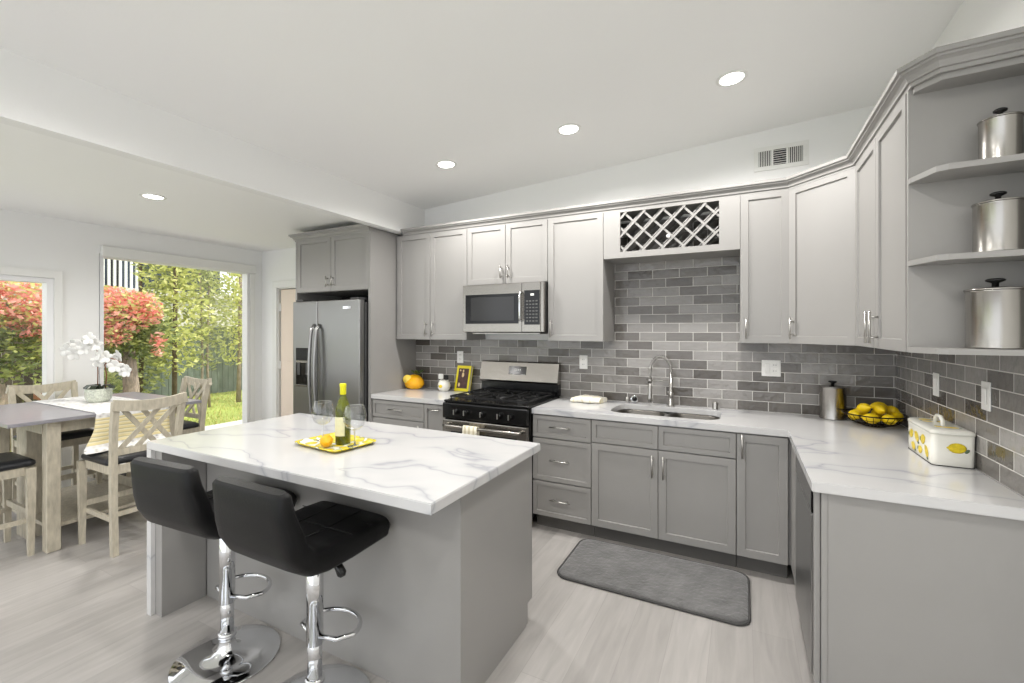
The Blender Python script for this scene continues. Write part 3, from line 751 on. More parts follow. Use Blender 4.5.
for x in (0.14, 0.235, 0.386, 0.537, 0.632):
    k = MB(); k.tube([(x, -0.045, 0.835), (x, -0.052, 0.835)], 0.026, 20); k.tube([(x, -0.052, 0.835), (x, -0.078, 0.835)], [0.022, 0.018], 20); ko = k.build('knob', BLACK, t)
    MB().box(x - 0.004, x + 0.004, -0.088, -0.0785, 0.815, 0.855, 0.002).build('grip', NICKEL, ko)
# burner grates
for gx0, gx1 in ((0.03, 0.265), (0.27, 0.502), (0.507, 0.742)):
    g = MB(); z = 0.945; y0, y1 = 0.03, 0.55; r = 0.007
    for xx in (gx0, gx1): g.box(xx - r if xx == gx1 else xx, xx if xx == gx1 else xx + r, y0, y1, z - 0.008, z + 0.004)
    for yy in (y0, (y0 + y1) / 2, y1): g.box(gx0, gx1, yy - 0.005, yy + 0.005, z - 0.008, z + 0.004)
    cx = (gx0 + gx1) / 2
    for cy in (0.16, 0.42):
        for a in range(4):
            an = pi / 4 + a * pi / 2
            g.sweep([(cx + 0.03 * cos(an), cy + 0.03 * sin(an), z + 0.004), (cx + 0.12 * cos(an) * 0.85, cy + 0.15 * sin(an) * 0.85, z + 0.002)], 0.009, 0.012)
    for xx in (gx0 + 0.006, gx1 - 0.006):
        for yy in (y0 + 0.004, y1 - 0.004): g.cyl((xx, yy, 0.918), (xx, yy, z - 0.006), 0.006, 8)
    g.build('burner_grate', IRON, t)
for cx, cy, r in ((0.147, 0.16, 0.045), (0.147, 0.42, 0.038), (0.386, 0.29, 0.05), (0.625, 0.16, 0.045), (0.625, 0.42, 0.038)):
    MB().lathe([(r + 0.012, 0.918), (r + 0.01, 0.924), (r, 0.926), (r, 0.934), (r - 0.006, 0.938), (0.001, 0.938)], (cx, cy, 0), n=20).build('burner', IRON, t)
bg_ = MB(); bg_.rings([[(x, 0.585, 0.918), (x, 0.64, 0.918), (x, 0.64, 1.04), (x, 0.585, 1.04)] for x in (0.0, SW)], smooth=False); bg_.build('rear_vent', BLACK, t)
m = MB(); m.rings([[(x, 0.548, 1.035), (x, 0.562, 1.018), (x, 0.64, 1.018), (x, 0.64, 1.20), (x, 0.60, 1.205), (x, 0.588, 1.195)] for x in (-0.002, SW + 0.002)], smooth=False); bo = m.build('backguard', STEELH, t)
m = MB(); m.rings([[(x, 0.5585, 1.075), (x, 0.566, 1.073), (x, 0.584, 1.16), (x, 0.577, 1.162)] for x in (0.295, 0.47)], smooth=False); dp = m.build('clock_display', BLACKGLASS, bo)
m = MB()
for i, xx in enumerate((0.355, 0.372, 0.389, 0.406)):
    m.box(xx, xx + 0.009, 0.5675, 0.5695, 1.125, 1.14)
for xx in (0.31, 0.33, 0.345, 0.42, 0.435, 0.45): m.box(xx, xx + 0.006, 0.561, 0.5635, 1.09, 1.095); 
m.build('display_digits', PLASTICW, dp)
# towel on the oven handle
tw = MB(); rings = []
for x0 in (0.0, 0.13):
    pass
prof = [(0.016, -0.20), (0.018, -0.02), (0.014, 0.012), (0.0, 0.017), (-0.014, 0.012), (-0.018, -0.02), (-0.019, -0.13), (-0.018, -0.26)]
prof2 = [(y * 1.12 + (0.0012 if y > 0 else -0.0012), z + (0.003 if z > 0 else 0)) for y, z in prof]
sec = prof + [(y, z) for y, z in reversed([(a * 1.0 + (0.004 if a > 0 else -0.004), b + (0.004 if b > 0 else 0)) for a, b in prof])]
tw.rings([[(x, y + 0.0015 * sin(x * 90), z) for y, z in sec] for x in [0.13 * i / 12 for i in range(13)]])
o = tw.build('hand_towel', TOWELSTRIPE, loc=(-2.82, -0.755, 0.725)); tag(o, 'cream striped hand towel hanging over the oven handle', 'towel')

# ------------------------------------------------------------------ microwave
t = thing('microwave_oven', 'stainless over-the-range microwave with a black glass door', 'microwave', (-3.064, -0.40, 1.468)); MW = 0.772; MH = 0.412
MB().box(0, MW, 0.03, 0.386, 0, MH, 0.003).build('body', BLACK, t)
do = MB().box(0, MW - 0.2, 0.0, 0.029, 0.004, MH - 0.002, 0.004, 2).build('door', STEELH, t)
m = MB(); m.box(MW - 0.199, MW - 0.03, 0.0, 0.029, 0.004, MH - 0.002, 0.004); m.box(MW - 0.03, MW, 0.0, 0.029, 0.004, MH - 0.002, 0.004); m.build('side_trim', STEELH, t)
MB().box(0.028, 0.545, -0.002, 0.0, 0.075, 0.325, 0.0008).build('window_frame', BLACKGLASS, do)
MB().box(0.085, 0.505, -0.0035, -0.002, 0.10, 0.30, 0.0008).build('window', mat('microwave_mesh_glass', (46, 46, 46), 0.1), do)
cp = MB().box(0.598, 0.735, -0.003, 0.0, 0.065, 0.345, 0.0008).build('control_panel', BLACKGLASS, t)
m = MB()
for r_ in range(7):
    for c_ in range(4): m.box(0.615 + c_ * 0.028, 0.633 + c_ * 0.028, -0.0038, -0.003, 0.09 + r_ * 0.027, 0.10 + r_ * 0.027)
m.build('keypad', mat('keypad_print', (96, 96, 94), 0.4), cp)
MB().box(0.655, 0.685, -0.0038, -0.003, 0.30, 0.318).build('display', PLASTICW, cp)
m = MB(); m.tube([(0.572, 0.0, 0.10), (0.572, -0.03, 0.10), (0.572, -0.036, 0.12), (0.572, -0.036, 0.31), (0.572, -0.03, 0.33), (0.572, 0.0, 0.33)], 0.010, 12); m.build('handle', CHROME, do)
MB().box(0.06, MW - 0.06, 0.06, 0.34, -0.012, -0.0005, 0.002).build('underside_vent', STEEL, t)

# ------------------------------------------------------------------ outlets and vent
def wallplate(name, loc, rz, w, label, cat, kind):
    t = thing(name, label, cat, loc, rz)
    MB().box(-w / 2, w / 2, -0.006, -0.0003, -0.058, 0.058, 0.003, 2).build('plate', PLASTICW, t)
    n = 2 if w > 0.1 else 1
    for i in range(n):
        cx = (i - (n - 1) / 2) * 0.046
        if kind[i] == 'o':
            for z in (-0.021, 0.021):
                s = MB().box(cx - 0.016, cx + 0.016, -0.0085, -0.0062, z - 0.014, z + 0.014, 0.003).build('socket', PLASTICW, t)
                m = MB(); m.box(cx - 0.008, cx - 0.005, -0.009, -0.0085, z - 0.003, z + 0.007); m.box(cx + 0.005, cx + 0.008, -0.009, -0.0085, z - 0.003, z + 0.007); m.build('slot', SLOT, s)
        else:
            MB().box(cx - 0.016, cx + 0.016, -0.011, -0.0062, -0.033, 0.033, 0.003).build('rocker_switch', PLASTICW, t)
    return t
wallplate('wall_outlet', (-3.35, -0.012, 1.225), 0, 0.072, 'white wall outlet between the yellow-framed book and the microwave', 'outlet', 'o')
wallplate('wall_outlet', (-2.091, -0.012, 1.216), 0, 0.072, 'white wall outlet between the stove and the sink', 'outlet', 'o')
wallplate('wall_outlet', (-0.703, -0.012, 1.217), 0, 0.118, 'wide white plate with switch and outlet right of the faucet', 'outlet', 'so')
wallplate('wall_switch', (-0.012, -0.699, 1.212), -pi / 2, 0.072, 'white switch plate on the right wall behind the bread box', 'switch', 's')
wallplate('wall_outlet', (-0.012, -1.222, 1.222), -pi / 2, 0.072, 'white outlet plate on the right wall nearest the camera', 'outlet', 's')
t = thing('air_vent', 'white rectangular air vent high on the back wall', 'air vent', (-0.643, 0, 2.717))
m = MB(); W2, H2 = 0.167, 0.085
m.box(-W2, W2, -0.008, -0.0005, H2 - 0.03, H2, 0.001); m.box(-W2, W2, -0.008, -0.0005, -H2, -H2 + 0.03, 0.001); m.box(-W2, -W2 + 0.03, -0.008, -0.0005, -H2 + 0.03, H2 - 0.03); m.box(W2 - 0.035, W2, -0.008, -0.0005, -H2 + 0.03, H2 - 0.03)
for x in (-0.053, 0.04): m.box(x - 0.007, x + 0.007, -0.008, -0.0005, -H2 + 0.03, H2 - 0.03)
m.build('frame', TRIM, t)
MB().box(-W2 + 0.02, W2 - 0.02, -0.002, -0.0004, -H2 + 0.02, H2 - 0.02).build('backing', SLOT, t)
m = MB()
for x0, x1, vert in ((-0.137, -0.06, 1), (-0.046, 0.033, 0), (0.047, 0.132, 1)):
    if vert:
        n = 7
        for i in range(n): xx = x0 + (x1 - x0) * (i + 0.5) / n; m.box(xx - 0.0025, xx + 0.0025, -0.007, -0.002, -0.055, 0.055)
    else:
        for i in range(7): zz = -0.055 + 0.11 * (i + 0.5) / 7; m.box(x0, x1, -0.007, -0.002, zz - 0.0018, zz + 0.0018)
m.build('louver', TRIM, t)
MB().box(0.142, 0.15, -0.016, -0.008, -0.025, 0.03, 0.001).build('lever', TRIM, t)

# ------------------------------------------------------------------ canisters
def canister(x, y, z, r, h, label):
    t = thing('canister', label, 'canister', (x, y, z), 0, None)
    MB().lathe([(0.001, 0), (r, 0), (r, 0.004), (r * 0.985, 0.008), (r * 0.985, h * 0.93), (r, h * 0.94), (r, h * 0.96), (0.001, h * 0.96)], n=40).build('body', STEEL, t)
    l = MB().lathe([(0.001, h * 0.961), (r * 1.03, h * 0.961), (r * 1.05, h * 0.975), (r * 1.03, h * 0.99), (r * 0.9, h), (r * 0.25, h + 0.006), (0.001, h + 0.006)], n=40).build('lid', STEEL, t)
    MB().lathe([(0.001, h + 0.006), (r * 0.12, h + 0.007), (r * 0.12, h + 0.018), (r * 0.32, h + 0.024), (r * 0.34, h + 0.029), (r * 0.25, h + 0.033), (0.001, h + 0.032)], n=24).build('knob', BLACK, l)
canister(-0.122, -1.59, 1.4245, 0.074, 0.203, 'largest steel canister on the bottom open shelf')
canister(-0.115, -1.59, 1.7465, 0.062, 0.173, 'medium steel canister on the middle open shelf')
canister(-0.11, -1.59, 2.0525, 0.053, 0.147, 'smallest steel canister on the top open shelf')
canister(-0.356, -0.10, CT1 + 0.001, 0.075, 0.215, 'steel canister standing on the counter beside the lemon bowl')

# ------------------------------------------------------------------ lemons and wire bowl
def lemon_mesh():
    mb = MB(); L = 0.043; R = 0.030
    prof = [(0.0006, -L - 0.006), (0.004, -L - 0.004), (0.007, -L + 0.001), (0.015, -L + 0.008), (0.024, -L + 0.02), (R, -0.008), (R, 0.008), (0.025, L - 0.019), (0.016, L - 0.008), (0.008, L), (0.005, L + 0.005), (0.0006, L + 0.007)]
    mb.lathe(prof, n=18); bmesh.ops.recalc_face_normals(mb.bm, faces=mb.bm.faces)
    me = bpy.data.meshes.new('lemon'); mb.bm.to_mesh(me); mb.bm.free(); me.materials.append(LEMON); return me
LM = lemon_mesh()
bc = (-0.170, -0.250, CT1)
t = thing('wire_fruit_bowl', 'dark wire bowl holding lemons in the counter corner', 'bowl', bc)
def prf(u): return 0.055 + 0.085 * (u ** 0.6), 0.006 + 0.066 * u * u * 0.4 + 0.04 * u
m = MB()
for u, r_ in ((0, 0.003), (0.33, 0.0016), (0.66, 0.0016), (1, 0.004)):
    R_, Z_ = prf(u); m.tube([(R_ * cos(a), R_ * sin(a), Z_) for a in [2 * pi * i / 36 for i in range(36)]], r_, 6, closed=True)
for i in range(28):
    a = 2 * pi * i / 28
    m.tube([(prf(u)[0] * cos(a), prf(u)[0] * sin(a), prf(u)[1]) for u in [0, .2, .4, .6, .8, 1]], 0.0014, 5)
for i in range(5): 
    y = -0.04 + 0.02 * i; q = sqrt(0.055 ** 2 - y * y); m.tube([(-q, y, 0.006), (q, y, 0.006)], 0.0014, 5)
m.build('wire_basket', WIRE, t); t.scale = (1.12, 1.12, 1.0)
m = MB(); m.tube([(0.05 * cos(a), 0.05 * sin(a), 0.003) for a in [2 * pi * i / 30 for i in range(30)]], 0.003, 6, closed=True); m.build('foot_ring', WIRE, t)
lem = [(-0.092, -0.03, 0.062, 0.2, 'leftmost lemon in the wire bowl'), (-0.03, -0.082, 0.056, 1.2, 'lemon at the front of the wire bowl, left of centre'), (0.045, -0.075, 0.056, 0.4, 'lemon at the front of the wire bowl, right of centre'),
       (0.095, -0.005, 0.064, -0.5, 'rightmost lemon in the wire bowl'), (-0.055, 0.065, 0.060, 0.9, 'lemon low at the back left of the wire bowl'), (0.03, 0.085, 0.062, -0.3, 'lemon low at the back of the wire bowl'),
       (-0.005, 0.0, 0.046, 0.1, 'lemon at the bottom middle of the wire bowl'), (-0.045, 0.0, 0.103, 0.5, 'lemon on top of the pile, left side'), (0.022, -0.02, 0.106, -0.2, 'lemon on top of the pile, in the middle'), (0.03, 0.045, 0.110, 1.3, 'lemon on top of the pile, at the back'), (0.085, 0.055, 0.088, 0.8, 'lemon at the back right of the wire bowl')]
for x, y, z, a, lb in lem:
    o = bpy.data.objects.new('lemon', LM); COL.objects.link(o); o.location = (bc[0] + x * 1.14, bc[1] + y * 1.14, bc[2] + z); o.rotation_euler = (radians(90 + random.uniform(-15, 15)), 0, a + random.uniform(0, 0.4))
    tag(o, lb, 'lemon', 'lemons in the wire bowl')

# ------------------------------------------------------------------ bread box
t = thing('bread_box', 'white enamel bread box painted with yellow lemons near the right wall', 'bread box', (-0.088, -0.985, CT1))
def rr3(hw, hd, r, z): return [(x, y, z) for x, y in rrect(-hw, hw, -hd, hd, r, 5)]
m = MB(); m.rings([rr3(0.066, 0.158, 0.02, 0.0), rr3(0.07, 0.162, 0.022, 0.006), rr3(0.071, 0.164, 0.022, 0.135)]); bx = m.build('body', CERAMIC, t)
MB().rings([rr3(0.0712, 0.1643, 0.022, 0.0008), rr3(0.0722, 0.1652, 0.022, 0.0025), rr3(0.0712, 0.1643, 0.022, 0.004)], cap0=False, cap1=False).build('base_rim', SLOT, t)
m = MB(); m.rings([rr3(0.074, 0.167, 0.024, 0.1355), rr3(0.074, 0.167, 0.024, 0.146), rr3(0.068, 0.161, 0.022, 0.152), rr3(0.05, 0.143, 0.02, 0.156)]); lid = m.build('lid', CERAMIC, t)
m = MB(); m.tube([(0, -0.045, 0.154), (0, -0.042, 0.176), (0, -0.022, 0.19), (0, 0.022, 0.19), (0, 0.042, 0.176), (0, 0.045, 0.154)], 0.008, 10); m.build('handle', CERAMIC, lid)
def print_lemon(par, c, n, s, ang, nm='painted_lemon'):
    n = Vector(n); q = n.to_track_quat('Z', 'Y').to_matrix().to_4x4() @ Matrix.Rotation(ang, 4, 'Z')
    m = MB(); m.ell(c, (s, s * 0.72, 0.0009), 18, 6, q); 
    tip = Vector(c) + (q @ Vector((s * 0.95, 0, 0))); m.ell(tip, (s * 0.22, s * 0.16, 0.0008), 10, 6, q)
    o = m.build(nm, YELLOWP, par)
    l = Vector(c) + (q @ Vector((-s * 1.05, s * 0.35, 0))); m = MB(); m.ell(l, (s * 0.36, s * 0.2, 0.001), 12, 6, q @ Matrix.Rotation(0.9, 4, 'Z')); 
    m.build('painted_leaf', GREENP, o)
print_lemon(bx, (0.01, -0.1648, 0.082), (0, -1, 0), 0.03, pi)
for y, z, s, a in ((0.10, 0.085, 0.028, 0.5), (0.025, 0.085, 0.03, 2.6), (-0.055, 0.09, 0.03, 0.4), (-0.10, 0.045, 0.028, 2.3), (-0.02, 0.035, 0.026, 0.2), (0.07, 0.032, 0.026, 2.9)):
    print_lemon(bx, (-0.0718, y, z), (-1, 0, 0), s, a)
for x, y, s, a in ((-0.02, 0.10, 0.026, 0.4), (0.02, 0.055, 0.02, 1.2), (0.015, -0.09, 0.026, 0.2), (-0.025, -0.085, 0.018, 2.2), (-0.03, 0.045, 0.018, 2.9)):
    print_lemon(lid, (x, y, 0.1562), (0, 0, 1), s, a)

# ------------------------------------------------------------------ things left of the stove
t = thing('ceramic_lemon_jar', 'orange-yellow ceramic lemon with green leaves beside the fridge panel', 'ceramic lemon', (-3.80, -0.165, CT1))
M_ = Matrix.Rotation(radians(90), 4, 'Y')
m = MB(); m.lathe([(0.001, 0), (0.045, 0.0), (0.075, 0.012), (0.092, 0.04), (0.09, 0.07), (0.07, 0.095)], n=26); m.bm.transform(Matrix.Diagonal((1.12, 0.85, 1, 1))); m.build('bowl', CERLEM, t)
m = MB(); m.lathe([(0.07, 0.095), (0.045, 0.113), (0.02, 0.121), (0.001, 0.123)], n=26); m.bm.transform(Matrix.Diagonal((1.12, 0.85, 1, 1))); m.build('lid', CERLEM, t)
MB().ell((-0.04, -0.045, 0.08), (0.055, 0.035, 0.04)).build('lemon_wedge', CERLEM2, t)
t.scale = (1.05, 1.05, 1.18)
for i, (a, l) in enumerate(((0.3, 0.05), (1.2, 0.045), (2.3, 0.04), (3.6, 0.045), (5.2, 0.05))):
    q = Matrix.Rotation(a, 4, 'Z') @ Matrix.Rotation(-0.5, 4, 'Y'); MB().ell(Vector((0.035, 0, 0.125)) + (q @ Vector((l * 0.7, 0, 0))), (l * 0.85, 0.02, 0.008), 10, 6, q).build('leaf', LEAFG, t)
t = thing('utensil_crock', 'round white crock with a painted lemon and two measuring scoops', 'crock', (-3.435, -0.165, CT1))
MB().lathe([(0.001, 0), (0.04, 0), (0.056, 0.02), (0.062, 0.05), (0.056, 0.08), (0.045, 0.095), (0.048, 0.105), (0.043, 0.105), (0.04, 0.095), (0.05, 0.06), (0.001, 0.012)], n=26).build('body', CERAMIC, t)
print_lemon(t, (0.002, -0.0625, 0.05), (0.0, -1, 0), 0.021, 0.2)
m = MB(); m.box(-0.052, 0.0, -0.02, -0.012, 0.115, 0.165, 0.008, 2); m.cyl((-0.026, -0.01, 0.04), (-0.026, -0.014, 0.12), 0.004, 8); m.build('white_scoop', PLASTICW, t)
m = MB(); m.box(0.008, 0.055, -0.018, -0.006, 0.11, 0.155, 0.006, 2); m.cyl((0.028, -0.008, 0.04), (0.03, -0.012, 0.12), 0.004, 8); m.build('black_scoop', BLACK, t)
t = thing('cook_book', 'yellow-bordered book with a dark cover picture leaning on the backsplash', 'book', (-3.275, -0.115, CT1 + 0.002)); t.rotation_euler = (radians(-13), 0, radians(-4)); t.scale = (1.12, 1.3, 1.2)
MB().box(-0.075, 0.075, 0.0, 0.004, 0, 0.205, 0.001).build('front_cover', BOOKY, t)
MB().box(-0.073, 0.072, 0.0042, 0.024, 0.002, 0.203).build('page_block', PAPER, t)
MB().box(-0.075, 0.075, 0.0242, 0.028, 0, 0.205, 0.001).build('back_cover', BOOKY, t)
m = MB().box(-0.052, 0.056, -0.0012, -0.0002, 0.022, 0.182).build('cover_picture', BOOKB, t)
m = MB(); m.ell((-0.0, -0.002, 0.13), (0.012, 0.001, 0.02)); m.ell((0.0, -0.002, 0.162), (0.009, 0.001, 0.010)); m.ell((-0.03, -0.002, 0.05), (0.012, 0.001, 0.016)); m.ell((-0.032, -0.002, 0.165), (0.008, 0.001, 0.008)); m.build('cover_figures', mat('pale_cover_print', (226, 200, 150), 0.5), m and bpy.data.objects['cover_picture'])

# folded towel on the counter
m = MB(); rings = []
for i in range(15):
    u = i / 14; x = -0.115 + 0.23 * u; pts = []
    hgt = 0.026 + 0.02 * (0.5 + 0.5 * sin(u * 5)) + 0.014 * u
    for k in range(18):
        a = 2 * pi * k / 18; yy = 0.085 * cos(a) * (1 - 0.12 * sin(u * 7)) + 0.05 * u; zz = hgt * (0.5 + 0.5 * max(-1, min(1, 1.5 * sin(a)))) + 0.003 * sin(k * 2.1 + i)
        pts.append((x, yy, max(0.0005, zz)))
    rings.append(pts)
m.rings(rings); o = m.build('folded_towel', CLOTHSTRIPE, loc=(-1.995, -0.20, CT1), rot=(0, 0, -0.12)); tag(o, 'folded cream towel lying on the counter left of the sink', 'towel')

# ------------------------------------------------------------------ island
IX0, IX1, IY0, IY1 = -3.657, -1.808, -2.484, -1.575
t = thing('kitchen_island', 'grey kitchen island with white veined quartz top and overhang', 'kitchen island', (IX0, IY0, 0))
W, D = IX1 - IX0, IY1 - IY0
o = slab([(0, 0), (W, 0), (W, D), (0, D)], [], CT0, CT1).build('countertop', MARBLE, t)
MB().box(0.0, 0.04, 0.0, D, 0, CT0 - 0.0005, 0.001).build('waterfall_panel', MARBLE, t)
MB().box(0.041, 0.105, 0.02, 0.235, 0, CT0 - 0.001, 0.001).build('side_panel', CAB, t)
m = MB(); m.box(0.041, W - 0.045, 0.245, D - 0.06, 0.0, 0.10); m.box(0.041, W - 0.045, 0.245, D - 0.005, 0.1, CT0 - 0.001, 0.001); m.build('body', CAB, t)
m = MB(); m.box(0.106, W - 0.062, 0.238, 0.2445, 0.0, CT0 - 0.002); m.build('front_panel', CAB, t)
m = MB(); m.rings([[(x, 0.236, 0), (x, D - 0.085, 0), (x, D - 0.085, 0.105), (x, D - 0.03, 0.105 + 0.03), (x, D - 0.03, CT0 - 0.001), (x, 0.236, CT0 - 0.001)] for x in (W - 0.061, W - 0.040)], smooth=False); m.build('end_panel', CAB, t)
# right side of the body towards the range: doors
bdoor = MB()
for i in range(3):
    xa = 0.15 + i * 0.55
    d = shaker_bm(-0.27, 0.27, 0.11, 0.855).build('door', CAB, t, loc=(xa + 0.27, D - 0.005, 0), rot=(0, 0, pi)); pull_bm(0.22, 0.77, 0.14, True, -0.02).build('handle', NICKEL, d)

# tray, bottle, glasses, lemon
t = thing('serving_tray', 'square lemon-patterned serving tray on the island', 'tray', (-2.725, -2.075, CT1 + 0.001), radians(-6)); t.scale = (0.9, 0.9, 1)
m = MB(); outr = lambda h, z, r: [(x, y, z) for x, y in rrect(-h, h, -h * 0.74, h * 0.74, r)]
m.rings([outr(0.165, 0.0, 0.03), outr(0.178, 0.004, 0.035), outr(0.19, 0.013, 0.04), outr(0.195, 0.014, 0.04), outr(0.195, 0.017, 0.04), outr(0.188, 0.017, 0.04), outr(0.176, 0.008, 0.035), outr(0.165, 0.004, 0.03)]); m.build('tray_body', TRAY, t)
TZ = CT1 + 0.0055
t = thing('wine_bottle', 'green wine bottle with yellow foil neck on the island tray', 'bottle', (-2.688, -2.062, TZ))
MB().lathe([(0.001, 0.003), (0.02, 0.0), (0.034, 0.0), (0.037, 0.004), (0.037, 0.165), (0.034, 0.19), (0.02, 0.225), (0.0145, 0.245), (0.0135, 0.30), (0.001, 0.301)], n=30).build('glass_body', BOTTLE, t)
MB().lathe([(0.0146, 0.25), (0.0152, 0.251), (0.0152, 0.288), (0.0165, 0.29), (0.0165, 0.302), (0.015, 0.305), (0.001, 0.3055)], n=24).build('foil_capsule', FOIL, t)
m = MB(); rings = []
n = 14; vs = []
for z in (0.045, 0.14):
    rings.append([((0.0378) * cos(radians(a)), 0.0378 * sin(radians(a)), z) for a in [200 + 130 * i / n for i in range(n + 1)]] + [((0.0372) * cos(radians(a)), 0.0372 * sin(radians(a)), z) for a in [330 - 130 * i / n for i in range(n + 1)]])
m.rings(rings, smooth=False); m.build('label', LABEL, t)
def goblet(x, y, label):
    t = thing('wine_glass', label, 'wine glass', (x, y, TZ))
    MB().lathe([(0.043, 0.200), (0.052, 0.172), (0.056, 0.15), (0.053, 0.124), (0.042, 0.10), (0.024, 0.086), (0.006, 0.08)], n=30).build('bowl', DRINKGLASS, t, recalc=True)
    m = MB(); m.tube([(0.043 * cos(a), 0.043 * sin(a), 0.200) for a in [2 * pi * i / 30 for i in range(30)]], 0.0012, 6, closed=True); m.build('rim', GLASSRIM, t)
    MB().lathe([(0.006, 0.083), (0.0042, 0.075), (0.0036, 0.03), (0.006, 0.008), (0.034, 0.002), (0.034, 0.0005), (0.001, 0.0005)], n=24).build('stem', GLASSRIM, t)
    return t
GLASSRIM = mat('solid_clear_glass', (245, 248, 248), 0.03, trans=1.0, ior=1.3)
goblet(-2.838, -2.06, 'empty wine glass at the left of the bottle on the tray')
goblet(-2.592, -2.075, 'empty wine glass at the right of the bottle on the tray')
o = bpy.data.objects.new('lemon', LM.copy()); o.data.materials[0] = ORANGEY; COL.objects.link(o); o.location = (-2.705, -2.15, TZ + 0.0305); o.rotation_euler = (radians(90), 0, 1.1); o.scale = (1.0, 1.0, 0.85)
tag(o, 'single orange-tinted lemon at the front of the island tray', 'lemon')

# ------------------------------------------------------------------ bar stools
def stool(x, y, rz, label):
    t = thing('bar_stool', label, 'bar stool', (x, y, 0), rz)     # front +Y
    MB().lathe([(0.001, 0.0), (0.215, 0.0), (0.218, 0.004), (0.212, 0.010), (0.12, 0.018), (0.06, 0.030), (0.038, 0.055), (0.031, 0.085), (0.031, 0.095), (0.037, 0.10), (0.037, 0.118), (0.031, 0.123), (0.001, 0.124)], n=48).build('base', CHROME, t)
    MB().lathe([(0.0275, 0.122), (0.0275, 0.27), (0.0245, 0.272), (0.001, 0.272)], n=28, cap0=True).build('lower_column', CHROME, t)
    MB().lathe([(0.031, 0.255), (0.032, 0.252), (0.032, 0.625), (0.001, 0.625)], n=28, cap0=True).build('upper_column', CHROME, t)
    m = MB(); z = 0.285; pts = [(-0.10, 0.03, z)]
    pts = [(-0.028, 0.0, z)] + [(-0.10, 0.02 + 0.0, z)] + [(0.125 * cos(a) + 0.01, 0.07 + 0.10 * sin(a), z) for a in [pi * (1 - i / 14) for i in range(15)]] + [(0.10, 0.02, z), (0.028, 0.0, z)]
    m.tube(pts, 0.0095, 10); m.build('footrest', CHROME, t)
    m = MB(); m.box(-0.10, 0.10, -0.10, 0.10, 0.622, 0.634, 0.002); m.build('mounting_plate', BLACK, t)
    m = MB(); m.tube([(0.03, 0.0, 0.615), (0.09, 0.0, 0.61), (0.12, 0.0, 0.60)], 0.005, 8); lv = m.build('lever', CHROME, t)
    m = MB(); m.tube([(0.115, 0.0, 0.602), (0.125, 0.0, 0.595), (0.15, 0.0, 0.562), (0.155, 0.0, 0.552)], [0.009, 0.015, 0.018, 0.01], 12); m.build('lever_grip', BLACK, lv)
    # L-shaped upholstered shell: centreline swept, rounded box section
    path = [(0.225, 0.628, 0.032), (0.205, 0.640, 0.046), (0.12, 0.640, 0.05), (0.0, 0.635, 0.05), (-0.10, 0.637, 0.05), (-0.155, 0.648, 0.05), (-0.195, 0.675, 0.047), (-0.221, 0.715, 0.043), (-0.235, 0.77, 0.040), (-0.252, 0.84, 0.036), (-0.262, 0.905, 0.028), (-0.264, 0.92, 0.018)]
    path = [(a_ * (0.9 if a_ > 0 else 1), b_ + 0.035, c_) for a_, b_, c_ in path]
    rings = []; hw = 0.215
    for i, (yy, zz, th) in enumerate(path):
        a = path[max(0, i - 1)]; b = path[min(len(path) - 1, i + 1)]
        tn = Vector((0, b[0] - a[0], b[1] - a[1])).normalized(); nn = Vector((0, -tn.z, tn.y))
        if nn.z < -0.01: nn = -nn
        nn = Vector((0, tn.z, -tn.y)) 
        ww = hw * (0.93 if i in (0, len(path) - 1) else 1.0) - (0.018 if i >= 9 else 0)
        sec = []
        for k in range(24):
            an = 2 * pi * k / 24; cx = abs(cos(an)) ** 0.28 * (1 if cos(an) >= 0 else -1); cz = abs(sin(an)) ** 0.55 * (1 if sin(an) >= 0 else -1)
            sec.append(Vector((ww * cx, yy, zz)) + nn * (cz * th))
        rings.append(sec)
    m = MB(); m.rings(rings); sh = m.build('seat_shell', LEATHER, t)
    # quilting seams on the seat top
    m = MB()
    for xx in (-0.072, 0.072): m.tube([(xx, 0.17, 0.725), (xx, 0.0, 0.7210), (xx, -0.11, 0.724)], 0.0022, 5)
    for yy in (0.10, 0.0): m.tube([(-0.2, yy, 0.7218), (0.2, yy, 0.7218)], 0.0022, 5)
    m.build('seam', LEATHER, sh)
    return t
s1 = stool(-2.385, -2.475, radians(0), 'black bar stool nearer the camera, its whole seat visible')
s2 = stool(-2.965, -2.475, radians(4), 'black bar stool nearer the dining table, partly hidden by the other')

# ------------------------------------------------------------------ rug
t = thing('floor_mat', 'grey plush kitchen mat with rounded corners on the floor before the sink', 'rug', (-1.372, -0.90, 0.0005), radians(0.0))
m = MB(); m.rings([[(x, y, z) for x, y in rrect(-w2, w2, -d2, d2, 0.07)] for w2, d2, z in ((0.512, 0.265, 0.002), (0.516, 0.269, 0.010), (0.508, 0.261, 0.018), (0.49, 0.243, 0.021))]); m.build('pile', RUG, t)
m = MB(); m.tube([(x, y, 0.008) for x, y in rrect(-0.52, 0.52, -0.273, 0.273, 0.075)], 0.0075, 8, closed=True); m.build('piping', RUGEDGE, t)

